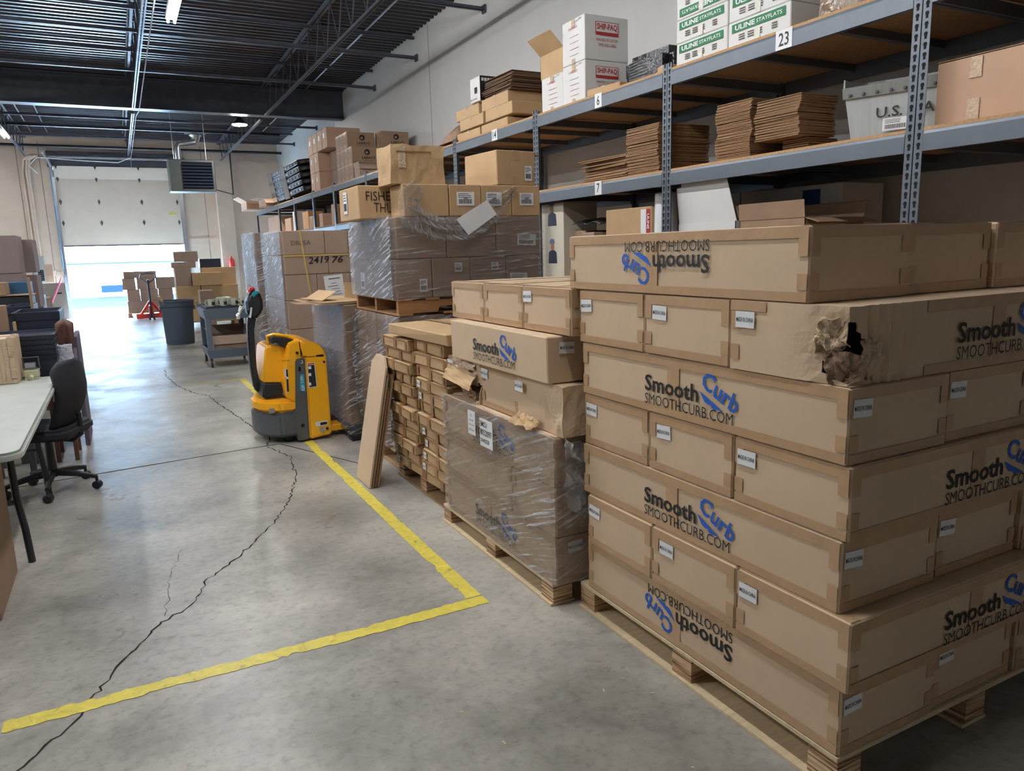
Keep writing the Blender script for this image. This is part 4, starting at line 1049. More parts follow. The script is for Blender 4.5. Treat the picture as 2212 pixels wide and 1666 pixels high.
st = thing('packing_strap', 'thin yellow straps crossing on the face of the strapped load', 'strap', (1.5, Yd-0.02, 1.3))
a1, a2 = on(647, 497, y=Yd-0.012), on(672, 640, y=Yd-0.012)
MB().add([(a1.x-1.5-.008, 0.012, a1.z-1.3), (a1.x-1.5+.008, 0.012, a1.z-1.3), (a2.x-1.5+.008, 0.012, a2.z-1.3), (a2.x-1.5-.008, 0.012, a2.z-1.3)], [(0,1,2,3)]).build('strap_band', STRAP, st)
MB().box(0, 0.98, 0.011, 0.0118, 0.185, 0.2).build('strap_band', STRAP, st)
pallet('grey pallet under the strapped load', 1.5, 2.52, Yd, Yd+1.12, 0.128, wood=WOODD, top='boards')
wrap_shell('bright crackled film on the aisle side of the strapped load', xd-0.025, xd+0.3, Yd+0.0, Yd+1.12, 0.14, 1.75, WRAPH, amp=0.018, sides='L', seed=31, group='stretch film around pallet loads')
for q, (yy, lbn) in enumerate(((9.62, 'wrapped'),)):
    for k in range(5):
        for i in range(2):
            carton('grey carton in the %s load behind the strapped load, %s layer, %s' % (lbn, nth[k], ['aisle side', 'shelf side'][i]), 1.52+0.5*i, 2.0+0.5*i, yy, yy+1.0, 0.13+0.33*k, 0.458+0.33*k, m=CARDG, tape=None, group='cartons in the loads behind the strapped load')
    pallet('grey pallet under the %s load behind the strapped load' % lbn, 1.5, 2.5, yy, yy+1.05, 0.128, wood=WOODD, top='boards')
    wrap_shell('crackled film around the %s load behind the strapped load' % lbn, 1.50, 2.52, yy-0.015, yy+1.02, 0.12, 1.79, WRAPH, amp=0.016, sides='LN', seed=41+q, group='stretch film around pallet loads')

# ============================================================ STEEL SHELVING along the right wall
RX0, RX1 = 3.40, 4.50
ZT, ZM, ZB = 2.655, 2.005, 1.22       # tops of the three boards
bays = [(0.50, 2.345), (2.351, 4.157), (4.163, 5.955), (5.961, 7.745), (7.751, 9.42), (9.426, 11.07), (11.076, 12.97), (12.976, 14.52), (14.526, 16.22), (16.226, 17.92), (17.926, 20.95)]
pos_n = ['nearest', 'second', 'third', 'fourth', 'fifth', 'sixth', 'seventh', 'eighth', 'ninth', 'tenth', 'farthest']
slot = MB()
for k in range(44):
    z = 0.75+0.0445*k; slot.box(0.014, 0.026, -0.0006, 0, z, z+0.016)
    slot.prism([(0.011, z+0.018), (0.0155, z+0.012), (0.0245, z+0.012), (0.029, z+0.018), (0.029, z+0.026), (0.0245, z+0.031), (0.0155, z+0.031), (0.011, z+0.026)], -0.0006, 0, 'y')
SLOT = slot.mesh('slot', DARKH)
post_me = MB().prism([(0, 0), (0.042, 0), (0.042, 0.05), (0.039, 0.05), (0.039, 0.003), (0.003, 0.003), (0.003, 0.012), (0, 0.012)], 0, 2.69, 'z').mesh('upright', STEEL)
for i, (y0, y1) in enumerate(bays):
    root = thing('shelving_unit', 'grey steel shelving unit with particle board shelves, %s from the camera' % pos_n[i], 'shelving', (RX0, y0, 0), group='grey steel shelving units')
    ln = y1-y0
    for (yy, near) in ((0, True), (ln, False)):
        for xx in (0, RX1-RX0):
            # front uprights show their slotted face to the aisle
            b = MB()
            s = 1 if near else -1
            if xx == 0: b.prism([(0, 0), (0, s*0.042), (0.003, s*0.042), (0.003, s*0.003), (0.045, s*0.003), (0.045, 0)], 0, 2.69, 'z')
            else: b.prism([(xx, 0), (xx, s*0.042), (xx-0.003, s*0.042), (xx-0.003, s*0.003), (xx-0.045, s*0.003), (xx-0.045, 0)], 0, 2.69, 'z')
            up_ = b.build('upright', STEEL, root)
            up_.location = (0, yy, 0)
            if i <= 5 and xx == 0:
                sl = link('slot_holes', SLOT, up_, kind='stuff'); sl.rotation_euler = (0, 0, -PI/2)
                sl.location = (-0.0004, 0.040 if near else -0.0015, 0)
    for zt in (ZT, ZM, ZB):
        for (xa, xb) in ((-0.002, 0.03), (RX1-RX0-0.03, RX1-RX0+0.002)):
            MB().prism([(xa if xa < 0.5 else xb, zt-0.108), (xb if xa < 0.5 else xa, zt-0.108), (xb if xa < 0.5 else xa, zt-0.016), ((xa+0.004) if xa < 0.5 else xb-0.004, zt-0.016), (xa if xa < 0.5 else xb, zt-0.03)], 0.044 if True else 0, ln-0.044, 'y').build('beam', STEEL, root)
        MB().box(0.001, RX1-RX0-0.001, 0.005, ln-0.005, zt-0.0155, zt).build('shelf_board', OSB, root)
        for yy in (ln*0.33, ln*0.67): MB().box(0.03, RX1-RX0-0.03, yy-0.02, yy+0.02, zt-0.06, zt-0.016).build('crossbar', STEEL, root)
        for yy in (0.002, ln-0.022): MB().box(0.045, RX1-RX0-0.045, yy, yy+0.02, zt-0.09, zt-0.03).build('side_brace', STEEL, root)
    for (zc, px, s) in ({1: [(ZT-0.055, 1690, '23')], 2: [(ZT-0.055, 1293, '6'), (ZM-0.055, 1293, '7')], 3: [(ZT-0.055, 1066, '14')]}.get(i, [])):
        yy = on(px, 200 if zc > 2.3 else 410, x=RX0).y
        cd = MB().box(-0.034-0.012*len(s), 0.034+0.012*len(s), -0.052, 0.052, 0, 0.001).build('number_card', WHITE, root); cd.matrix_local = fmat('L', Vector((-0.003, yy-y0, zc)))
        link('lettering', text_mesh(s, 0.036*len(s), 0.07, BLACK, 0.01), cd, loc=(0, 0, 0.002))

# ------------------------------------------------------------ things on the shelves
XF = 3.43
def fit(cx_, top, bot, L=None, R=None, xf=XF, zb=None, dep=None, wid=None):
    """corner column and edges of a box in the photograph -> its real extents behind the shelf front"""
    if zb is not None:
        # find the point of this column at the given base height
        r0, r1 = on(cx_, 0, x=xf), on(cx_, 1600, x=xf)
        lo_, hi_ = 0.0, 1600.0
        for _ in range(40):
            m = (lo_+hi_)/2
            if on(cx_, m, x=xf).z > zb: lo_ = m
            else: hi_ = m
        bot = lo_
    p = on(cx_, bot, x=xf); q = on(cx_, top, x=xf); y0 = p.y
    y1 = on(L, (top+bot)/2, x=xf).y if L is not None else y0+dep
    x1 = on(R, (top+bot)/2, y=y0).x if R is not None else xf+wid
    return xf, x1, min(y0, y1), max(y0, y1), (zb if zb is not None else p.z), q.z
e_ = 0.0008
# white label-printer cartons
def shippaq(lb, c, z0=None, col=True):
    x0, x1, y0, y1, za, zb = c
    r = carton(lb, x0, x1, y0, y1, z0 or za+e_, zb, m=WCARD, tape=None, group='white cartons of labels')
    w, d, h = dims(r)
    if col:
        MB().box(-0.52*w, 0.52*w, -d-0.0045, -d-0.004, h*0.56, h*0.86).build('printed_panel', REDINK, r)
        MB().box(-0.49*w, 0.49*w, -d-0.0050, -d-0.0046, h*0.635, h*0.845).build('panel_window', WCARD, r)
        add_text(r, 'SHIP-PAQ', w*0.92, h*0.16, REDINK, 'N', (0.0, -d-0.006, h*0.74), 0, 0.03, 'red lettering')
        add_text(r, 'PRINTERS OF CUSTOM', w*0.98, h*0.065, REDINK, 'N', (0.0, -d-0.005, h*0.46))
        add_text(r, 'TAPES AND LABELS', w*0.84, h*0.065, REDINK, 'N', (0.0, -d-0.005, h*0.35))
    add_text(r, 'LABELS', d*0.75, h*0.06, REDINK, 'L', (-w-0.005, 0.02*d, h*0.80))
    for q in range(4): MB().box(-w-0.0046, -w-0.0042, -d*0.5, d*0.3, h*(0.18+0.14*q), h*(0.18+0.14*q)+0.0025).build('form_line', REDINK, r)
    MB().box(-w-0.0046, -w-0.0042, -d*0.15, d*0.12, h*0.80, h*0.98).build('packing_tape', CTAPE, r)
    MB().box(-w-0.0046, -w-0.0042, -d*0.15, d*0.12, 0.0, h*0.10).build('packing_tape', CTAPE, r)
    add_text(r, 'Art Flex', d*0.55, h*0.05, BLACK, 'L', (-w-0.005, -0.5*d, h*0.93), 0.15, 0, 'handwriting', 0.3)
    return r
c1 = fit(1264, 127, 210, 1216, 1357, zb=ZT); a1 = shippaq('white carton with red print on the top shelf, lower of the stacked two', c1)
c2 = fit(1262, 28, 127, 1213, 1356, xf=XF); c2 = (c1[0], c1[1], c1[2], c1[3], c1[5]+e_, c2[5]); shippaq('white carton with red print on the top shelf, upper of the stacked two', c2)
c3 = fit(1216, 140, 235, 1170, None, zb=ZT, wid=0.45); c3 = (c3[0], c3[1], c1[3]+0.004, c3[3], c3[4], c1[5]-0.02)
shippaq('white label carton on the top shelf, under the open brown box', c3, col=False)
def open_box(label, x0, x1, y0, y1, z0, z1, m, flaps=(0.6, 0.6, 0.6, 0.6), rz=0, fl=0.12, group=None, cat='carton', name='open_carton'):
    """open box: four walls, a bottom and four flaps swung out by the given angles (W, E, S, N)"""
    r = thing(name, label, cat, ((x0+x1)/2, (y0+y1)/2, z0), rz, group); w, d, h = (x1-x0)/2, (y1-y0)/2, z1-z0; t = 0.004
    b = MB(); b.box(-w, w, -d, d, 0, t); b.box(-w, -w+t, -d, d, 0, h); b.box(w-t, w, -d, d, 0, h); b.box(-w, w, -d, -d+t, 0, h); b.box(-w, w, d-t, d, 0, h)
    b.build('carton_body', m, r)
    for k, a in enumerate(flaps):
        if a is None: continue
        if k == 0: o = MB().box(-fl, 0, -d, d, -t, 0).build('flap', m, r); o.location = (-w, 0, h); o.rotation_euler = (0, a, 0)
        if k == 1: o = MB().box(0, fl, -d, d, -t, 0).build('flap', m, r); o.location = (w, 0, h); o.rotation_euler = (0, -a, 0)
        if k == 2: o = MB().box(-w, w, -fl, 0, -t, 0).build('flap', m, r); o.location = (0, -d, h); o.rotation_euler = (-a, 0, 0)
        if k == 3: o = MB().box(-w, w, 0, fl, -t, 0).build('flap', m, r); o.location = (0, d, h); o.rotation_euler = (a, 0, 0)
    return r
zob = c3[5]+0.001
pz = on(1170, 130, x=XF)
open_box('open brown box with raised flaps standing behind the white cartons', XF+0.02, XF+0.42, c1[3]+0.02, c1[3]+0.40, zob, zob+0.20, CARD2, (0.75, 1.4, 1.5, 0.9), fl=0.17)
# leaning white sheets behind, black wrapped bundle, thin flat boxes
wp = thing('paper_sheets', 'white card sheets leaning at the end of the white cartons', 'paper', (XF+0.22, c3[3]+0.03, ZT))
for k in range(3):
    o = MB().box(0, 0.004, 0.0, 0.13, 0, 0.30-0.06*k).build('card_sheet', WCARD, wp); o.location = (0.05*k, 0.01, 0.0); o.rotation_euler = (-0.25-0.12*k, 0, 0.35)
f1 = fit(1328, 170, 190, 1316, None, zb=ZT, wid=0.48)
f1 = (f1[0]+0.0, f1[1], f1[2], f1[3]+0.02, f1[4], f1[4]+0.052)
f1 = (XF, XF+0.5, c1[2]-0.40, c1[2]-0.03, ZT+e_, ZT+0.052); 
carton('shallow tan box at the edge of the top shelf before the white cartons', *f1[:4], f1[4], f1[5], m=CARD2, tape='seam', rz=0.12)
carton('narrow tan box beside the shelf post on the top shelf', 3.46, 3.86, 4.22, 4.34, ZT+e_, ZT+0.055, m=CARD2, tape='seam')
bk0, bk1 = on(1365, 120, x=3.75), on(1458, 120, x=3.75)
bb = thing('black_bundle', 'black plastic wrapped bundle of hangers on the top shelf', 'bundle', (3.93, (bk0.y+bk1.y)/2-0.02, ZT+e_))
hw_ = (bk0.y-bk1.y)/2+0.02
MB().box(-0.28, 0.28, -hw_, hw_, 0, 0.27).build('wrapped_body', mat('black_film', (20, 22, 28), 0.12, bump=1.0, bscale=30), bb, smooth=True, bevel=0.06, seg=4)
for k in range(9): MB().tube([(-0.282, -hw_*0.5+0.02*k, 0.04+0.022*k), (-0.287, hw_*0.6, 0.05+0.02*k)], 0.004, 5).build('strand', GALV, bb)
# stayflats cartons: green band and white words, stacked two columns
ZU = [ZT+e_]
u1 = fit(1572, 110, 118, 1461, None, zb=ZT, wid=0.62)
hU = (on(1461, 97, x=XF).z-ZT)
def stay(lb, y0, y1, z0, h, flip=False, face='L'):
    r = carton(lb, XF, XF+0.60, y0, y1, z0, z0+h-0.001, m=WCARD, tape=None, group='white mailer cartons with green bands')
    w, d, hh_ = dims(r); s = -1 if flip else 1
    zc = hh_*(0.72 if not flip else 0.28)
    MB().box(-w-0.0046, -w-0.0042, -d*0.86, d*0.86, zc-hh_*0.17, zc+hh_*0.17).build('green_band', GREEN, r)
    a = PI if flip else 0
    add_text(r, 'ULINE', d*0.66, hh_*0.20, WHITE, 'L', (-w-0.0055, s*d*0.42, zc), a, 0.03, 'white lettering')
    add_text(r, 'STAYFLATS', d*0.80, hh_*0.15, WHITE, 'L', (-w-0.0055, -s*d*0.36, zc+0.0*hh_), a, 0.01)
    tb = MB()
    for q in range(3):
        for (ya, yb) in ((0.62, 0.42), (0.32, 0.12), (0.05, -0.15), (-0.45, -0.62)):
            zz = hh_*(0.42-0.09*q) if not flip else hh_*(0.58+0.09*q); tb.box(-w-0.0045, -w-0.0042, min(s*ya*d, s*yb*d), max(s*ya*d, s*yb*d), zz-0.005, zz+0.002)
    tb.build('printed_lines', GREYINK, r)
    MB().box(-w-0.0050, -w-0.0047, -0.020, 0.020, hh_*0.02, hh_*0.45).build('packing_tape', mat('clear_tape_white', (216, 214, 204), 0.15, bump=0.8), r)
    return r
ya0, ya1 = u1[2], u1[3]
for k in range(3): stay('white mailer carton with green band, far stack on the top shelf, %s' % ['bottom one', 'middle one', 'upside down top one'][k], ya0+0.004, ya1, ZT+e_+hU*k, hU, k == 2)
u2 = fit(1707, 8, 50, 1574, 1722, zb=ZT); hV = on(1707, 1, x=XF).z-ZT
for k in range(3): stay('white mailer carton with green band, near stack on the top shelf, %s' % nth[k], u2[2], ya0-0.003, ZT+e_+hV*k, hV)
r, w, d, h = worn_box('brown paper bundle in glossy film at the top edge of the picture', 3.46, 4.05, u2[2]-0.52, u2[2]-0.16, ZT+e_, ZT+0.21, mat('brown_film', (120, 98, 78), 0.18, bump=0.8, bscale=20), 12, 0.02)
r.name = 'wrapped_bundle'; r['category'] = 'bundle'
r, w, d, h = worn_box('brown paper bundle beyond the first one, against the wall', 4.08, 4.45, u2[2]-0.5, u2[2]-0.1, ZT+e_, ZT+0.24, mat('brown_film', (120, 98, 78), 0.18), 14, 0.02)
r.name = 'wrapped_bundle'; r['category'] = 'bundle'

# stacks of flattened cartons: every sheet its own piece
def sheet_stack(label, x0, x1, y0, y1, z0, z1, m, n, seed, jit=0.010, lean=0.0, group='stacks of flattened cartons'):
    r = thing('cardboard_stack', label, 'cardboard', ((x0+x1)/2, (y0+y1)/2, z0), 0, group); w, d = (x1-x0)/2, (y1-y0)/2
    t = (z1-z0)/n; rr = random.Random(seed)
    mes = [MB().box(-w, w, -d, d, 0, t*0.72).mesh('cardboard_sheet', m), MB().add([(-w, -d, 0), (w, -d, 0.002), (w, d, 0.001), (-w, d, 0.003), (-w, -d, t*0.7), (w, -d, t*0.8), (w, d, t*0.75), (-w, d, t*0.85)], [(0,3,2,1),(4,5,6,7),(0,1,5,4),(1,2,6,5),(2,3,7,6),(3,0,4,7)]).mesh('cardboard_sheet', m)]
    sx = sy = 0
    for k in range(n):
        sx += rr.uniform(-1, 1)*jit*0.5; sy += rr.uniform(-1, 1)*jit*0.5; sx *= 0.9; sy *= 0.9
        o = link('cardboard_sheet', mes[k % 2], r, loc=(sx+rr.uniform(-1, 1)*jit*0.4, sy+rr.uniform(-1, 1)*jit*0.4+lean*k/n, t*k))
        o.rotation_euler = (0, 0, rr.uniform(-1, 1)*jit*1.2)
    return r
KR = mat('kraft_brown', (144, 110, 78), 0.8, var=0.18, scale=5, bump=0.2, bscale=30)
zm = ZM+e_
def fs(c, t, L, R, w=None, z0=None, xf=3.47): 
    return fit(c, t, 300, L, R, xf=xf, zb=z0 or ZM, wid=w)
q = fs(1620, 210, 1547, 1645, xf=3.50); sheet_stack('tall stack of brown flattened cartons, left of the wide stack', q[0], max(q[1], q[0]+0.4), q[2], q[3], zm, q[5], KR, 38, 1)
q2 = fs(1724, 200, 1632, 1790, xf=3.50); y_lo = q2[2]; 
sheet_stack('low stack of flattened cartons under the wide stack', q2[0]+0.10, q2[1]+0.1, y_lo+0.02, q2[3]-0.12, zm, zm+0.085, KR, 7, 2)
sheet_stack('wide stack of brown flattened cartons beside the mail tub', q2[0], max(q2[1], q2[0]+0.3), y_lo, min(q2[3], q[2]-0.02), zm+0.087, q2[5], KR, 30, 3)
q3 = fs(1458-20, 290, 1358, 1540, xf=3.47)
q3 = fit(1425, 290, 300, 1357, 1455, xf=3.47, zb=ZM)
sheet_stack('thick stack of flattened cartons behind the slotted double post', 3.47, min(4.4, on(1535, 330, y=q3[2]).x), q3[2], q3[3], zm, zm+0.34, KR, 32, 4, 0.014)
q4 = fit(1345, 360, 300, 1252, None, xf=3.47, zb=ZM, wid=0.5)
sheet_stack('ragged low pile of flattened cartons on the middle shelf', 3.50, 4.0, q3[3]+0.06, q4[3]+0.02, zm, zm+0.19, KR, 16, 6, 0.05)
sheet_stack('few sheets of cardboard at the far end of the middle shelf bay', 3.52, 4.1, 5.35, 5.85, zm, zm+0.02, KR, 2, 8, 0.03)
# postal tub
t0 = fit(1822, 150, 305, 1800, 2006, xf=3.46, zb=ZM)
tub = thing('mail_tub', 'translucent white corrugated plastic mail tub with black lettering', 'tub', (3.735, 2.64, zm), math.radians(-70))
TUBM = mat('translucent_plastic', (178, 184, 184), 0.35, var=0.12, scale=5, stretch=(12, 1, 0.3)); w = 0.245; h = 0.31
def frust(w0, d0, w1, d1, z0, z1, tw=0.004):
    b = MB()
    for s in range(4):
        pass
    o = [(-w0, -d0, z0), (w0, -d0, z0), (w0, d0, z0), (-w0, d0, z0), (-w1, -d1, z1), (w1, -d1, z1), (w1, d1, z1), (-w1, d1, z1)]
    i = [(x*(1-tw/w0), y*(1-tw/d0), z+(0.004 if z == z0 else 0)) for x, y, z in o]
    b.add(o+i, [(0,1,5,4),(1,2,6,5),(2,3,7,6),(3,0,4,7),(9,8,12,13),(10,9,13,14),(11,10,14,15),(8,11,15,12),(0,3,2,1),(8,9,10,11),(4,5,13,12),(5,6,14,13),(6,7,15,14),(7,4,12,15)])
    return b
frust(w*0.90, 0.13, w*1.03, 0.17, 0, h*0.78, 0.006).build('tub_body', TUBM, tub)
frust(w*1.05, 0.178, w*1.07, 0.182, h*0.70, h*0.88, 0.006).build('folded_rim', mat('grey_rim', (128, 130, 126), 0.4, var=0.2, stretch=(14, 1, 0.3)), tub)
MB().box(-w*1.0, w*1.1, 0.165, 0.172, h*0.8, h*1.12).build('back_panel', TUBM, tub)
MB().box(-w*1.06, -w*1.03, -0.17, 0.17, h*0.8, h*1.02).build('side_panel', TUBM, tub)
MB().box(-w*0.55, w*0.7, 0.10, 0.105, h*0.6, h*1.08).build('paper_slip', WHITE, tub)
for k in range(7): MB().lathe([(0.009, -0.183), (0.007, -0.190)], (-w*0.9+k*w*0.27, 0, h*0.75), 8, 'y').build('rivet', DGREY, tub)
add_text(tub, 'U.S. MAIL', w*1.35, 0.052, BLACK, 'N', (w*0.30, -0.163, h*0.42), 0, 0.012, 'black lettering')
add_label(tub, 'N', (w*0.02, -0.158, h*0.22), 0.13, 0.062, 0, 2)
# brown carton right of the post
y5 = on(2022, 200, x=3.5).y
r5b = carton('large brown carton with clear tape right of the near double post', 3.5, 4.05, y5-0.62, y5, zm, on(2022, 140, x=3.5).z, m=CARDP, tape=None)
w, d, h = dims(r5b)
for zz in (0.06, h-0.05): MB().box(-w-0.0045, -w-0.004, d-0.21, d-0.155, zz-0.045, zz+0.045).build('packing_tape', CTAPE, r5b)
o = MB().box(0, 0.25, -d, d, 0, 0.004).build('open_flap', CARDD, r5b); o.location = (-w, 0, h+0.002); o.rotation_euler = (0, -0.12, 0)

# taped flat cartons, long box with a black side, and the bundle of flattened cartons (top shelf, fourth unit)
g1 = fit(1011, 240, 270, 972, 1120, zb=ZT, xf=3.44)
hb_ = 0.115
for k in range(3):
    for j in range(2):
        yy0 = 6.60 + j*0.62 + 0.04*k*(1 if j else 0.6) - 0.10*(k == 1) - (0.02 if k == 2 else 0)
        carton('taped flat brown carton below the dark bundle, %s, %s' % (['bottom', 'middle', 'upper'][k], ['near', 'far'][j]), 3.46+0.012*k, 4.38, yy0, yy0+0.58, ZT+e_+k*(hb_+0.001), ZT+e_+k*(hb_+0.001)+hb_-(0.02 if k == 0 else 0), m=CARD2, tape='seam', tm=CTAPE, group='taped flat cartons on the top shelf') if not (k == 0 and False) else None
zt3 = ZT+e_+3*(hb_+0.001)
KD = mat('kraft_dark', (112, 84, 64), 0.8, var=0.25, scale=8)
db_ = sheet_stack('dark bundle of curled flattened cartons on the taped flat cartons', 3.50, 4.42, 6.56, 7.14, zt3, zt3+0.17, KD, 20, 21, 0.03, group='stacks of flattened cartons')
bc = carton('white carton with a black printed side, behind the dark bundle', 3.46, 4.35, 7.19, 7.42, zt3, zt3+0.24, m=WCARD, tape=None)
w, d, h = dims(bc); MB().box(-w+0.002, w, -d-0.0045, -d-0.004, 0.0, h).build('printed_panel', BLACK, bc)
tb = MB()
for k in range(26): tb.box(-w+0.02+k*0.033, -w+0.045+k*0.033, -d-0.0055, -d-0.0047, h-0.05, h-0.02)
tb.build('printed_lines', WHITE, bc); add_text(bc, 'BELLA+CANVAS', 0.15, 0.02, BLACK, 'L', (-w-0.005, 0.02, 0.03))
MB().box(-w-0.0046, -w-0.0042, -d+0.06, -d+0.12, 0.08, 0.14).build('barcode', BLACK, bc)
# crumpled brown paper pile between
cp = MB(); cp.grid(lambda u, v: Vector((3.46+0.6*u, 7.85+0.5*v, ZT+0.05+0.22*math.sin(u*PI)**0.5*math.sin(v*PI)**0.5)) + mnoise.noise_vector(Vector((u*6, v*6, 9)))*0.05*min(1, 8*u*(1-u)), 18, 14)
o = cp.build('crumpled_cardboard', CARDD); o.modifiers.new('t', 'SOLIDIFY').thickness = 0.003; tag(o, 'heap of crushed brown cardboard and film beyond the taped flat cartons', 'cardboard')
carton('brown carton standing on end behind the crushed cardboard heap', 3.75, 4.25, 8.05, 8.35, ZT+e_, ZT+0.37, m=CARDD, tape=None)

# cartons with a round swirl mark: left faces taped, near faces printed
SW = MB(); SW.prism([(0.045*math.cos(a*PI/12), 0.045*math.sin(a*PI/12)) for a in range(24)], 0, 0.0006, 'z')
SWM = SW.mesh('round_mark', BLACK)
SWI = MB().prism([(0.020*math.cos(a*PI/8)-0.006, 0.020*math.sin(a*PI/8)-0.006) for a in range(16)], 0, 0.0006, 'z').mesh('round_mark_centre', CARDD)
LG = 'brown cartons with a round swirl mark'
def leed(lb, x0, x1, y0, y1, z0, z1, mark=True):
    r = carton(lb, x0, x1, y0, y1, z0, z1, m=CARDD, tape='seam', tm=CTAPE, group=LG); w, d, h = dims(r)
    tp = MB(); tp.box(-w-0.0052, -w-0.0046, -d+0.01, d-0.01, h-0.03, h-0.002); tp.build('packing_tape', CTAPE, r)
    if mark:
        m_ = put('round_mark', SWM, r, 'N', (0.02, -d-0.005, h*0.66)); m_.scale = (1, 1, 1); link('round_mark_centre', SWI, m_, loc=(0, 0, 0.001))
        add_text(r, "LEED'S", w*0.95, h*0.15, BLACK, 'N', (0.04, -d-0.005, h*0.32), 0, 0.01, 'black lettering'); add_text(r, '1694-4786', w*0.6, h*0.07, GREYINK, 'N', (0.04, -d-0.005, h*0.13))
    return r
A = on(750, 325, x=XF); B = on(764, 300, x=XF)
yc0 = on(763, 395, x=XF).y; hL = 0.25
z_tops = [ZT+e_+hL*(k+1) for k in range(3)]
yL = yc0
for k in range(3):
    for j in range(4 if k < 3 else 3):
        if k == 2 and j == 0: continue
        wj = 0.225; y0 = yL + j*(wj+0.004)
        leed('brown carton with round swirl mark, %s row, %s along the shelf' % (['bottom', 'middle', 'top'][k], ['first', 'second', 'third', 'fourth'][j]), XF+0.01, XF+0.46, y0, y0+wj, ZT+e_+hL*k, ZT+e_+hL*(k+1)-0.001, mark=(j == (0 if k < 2 else 1)))
for k in range(3):
    leed('brown swirl mark carton standing apart nearer the wall, %s of three' % ['bottom', 'middle', 'top'][k], XF+0.50, XF+0.96, yL+0.0, yL+0.30, ZT+e_+hL*k, ZT+e_+hL*(k+1)-0.001, mark=(k == 2))
open_box('small open brown box in front of the swirl mark cartons', XF+0.02, XF+0.38, yL-0.34, yL-0.04, ZT+e_, ZT+0.17, CARDG, (1.3, 1.4, -1.0, 1.2), fl=0.06)
cbag = MB().lathe([(0.05, 0), (0.11, 0.03), (0.10, 0.06), (0.04, 0.08)], (XF+0.60, yL-0.15, ZT+e_), 12); o = cbag.build('white_bundle', WHITE, smooth=True); tag(o, 'small crumpled white bundle beside the swirl mark cartons', 'bundle')
# tall brown cartons with white labels further along
q = fit(690, 345, 425, None, None, zb=ZT, dep=0.3, wid=0.3); yB = q[2]
for k in range(3):
    for j in range(4 if k == 2 else 2):
        wd_ = 0.34; y0 = yB + (j*(wd_+0.006)) + (0 if k < 2 else -0.62); 
        if k == 2:
            y0 = yB - 0.70 + j*0.36
        c = carton('plain tall tan carton beyond the swirl mark cartons, %s layer, %s along' % (['bottom', 'middle', 'top'][k], ['first', 'second', 'third', 'fourth'][j]), XF+0.02, XF+0.62, y0, y0+wd_-0.01, ZT+e_+0.34*k, ZT+e_+0.34*(k+1)-0.002, m=CARDP, tape=None, group='plain tan cartons with small white labels')
        w, d, h = dims(c); MB().box(-w-0.0046, -w-0.0042, -0.04, 0.06, h*0.5, h*0.75).build('white_label', WHITE, c)
for k in range(2):
    for j in range(2):
        carton('plain dark brown carton between the tan ones and the swirl cartons, %s %s' % (['lower', 'upper'][k], ['near', 'far'][j]), XF+0.22, XF+0.72, yB-0.86+0.42*j, yB-0.86+0.42*j+0.40, ZT+e_+0.34*k, ZT+e_+0.34*(k+1)-0.002, m=CARDG, tape=None, group='plain dark brown cartons')
pc_ = thing('bagged_cups', 'black cups in clear bags at the edge of the top shelf', 'cup', (XF+0.10, yB-1.10, ZT+e_))
for k in range(4): MB().lathe([(0.045, 0), (0.05, 0.06), (0.052, 0.13), (0.03, 0.17)], (0.0+0.02*k, 0.12*k-0.2, 0), 12).build('cup', BLKP if k > 0 else WHITE, pc_, smooth=True)
# tilted black crates in shrink wrap
ra, rb_ = on(657, 400, x=XF).y, on(556, 420, x=XF-0.1).y
tc = thing('black_racks', 'tilted black plastic racks bound with glossy film at the far end', 'rack', (XF-0.02, ra, ZT+0.10)); tc.rotation_euler = (0.0, -0.16, 0)
RL = min(rb_, 18.35)-ra; nR = 5
for k in range(nR):
    z = 0.125*k
    MB().prism([(0, z), (RL*0.9, z-0.05), (RL*(0.97+0.02*math.sin(k)), z+0.03), (RL, z+0.085), (0, z+0.085)], 0.0, 0.8, 'x').build('rack_tray', BLKP, tc, bevel=0.01)
    for j in range(9): MB().box(-0.014, 0.0, 0.1+RL*0.096*j, 0.1+RL*0.096*j+0.22, z+0.01, z+0.05).build('tray_slot', GALV if 2 < j < 6 else GRYP, tc)
    for j in range(5): MB().box(0.06+0.15*j, 0.15+0.15*j, -0.02, 0.0, z+0.01, z+0.05).build('tray_slot', DGREY, tc)
for yy in (RL*0.40, RL*0.86): MB().box(-0.022, -0.016, yy, yy+RL*0.16, -0.06, nR*0.125).build('film_band', CHROME, tc, label='glossy film band')
open_box('open brown carton overhanging the far end of the top shelf, farthest', XF-0.42, XF+0.25, 19.9, 20.8, ZT+e_, ZT+0.20, CARDP, (0.5, 0.5, -0.3, 0.4), fl=0.22)
open_box('open brown carton at the far end of the top shelf, nearer', XF-0.22, XF+0.30, 18.55, 19.3, ZT+e_, ZT+0.16, CARDP, (0.2, 0.5, -0.5, 0.4), fl=0.2)
# middle shelf, far part
def mid(label, px0, px1, top, kind=None, m=CARDG, xf=3.44, wid=0.45, y0=None, grp=None):
    a = fit(px1, top, 480, px0, None, xf=xf, zb=ZM, wid=wid)
    ya, yb = a[2], max(a[3], a[2]+0.1)
    for (b0, b1) in bays:
        if b0 <= (ya+yb)/2 <= b1 or b0-0.06 <= (ya+yb)/2 < b0: ya, yb = max(ya, b0+0.01), min(max(yb, b0+0.15), b1-0.01)
    return carton(label, a[0], a[1], ya, yb, zm, min(a[5], ZT-0.12), m=m, tape=None, group=grp)
mid('brown carton on the middle shelf, seen left of the handwritten carton', 716, 724, 440, m=CARDP, wid=0.62, xf=3.44)
mid('lower brown carton on the middle shelf beside the folded white box', 690, 698, 460, m=CARDP, wid=0.50)
mid('pale blue lettered white carton on the middle shelf', 633, 652, 452, m=WCARD, wid=0.30)
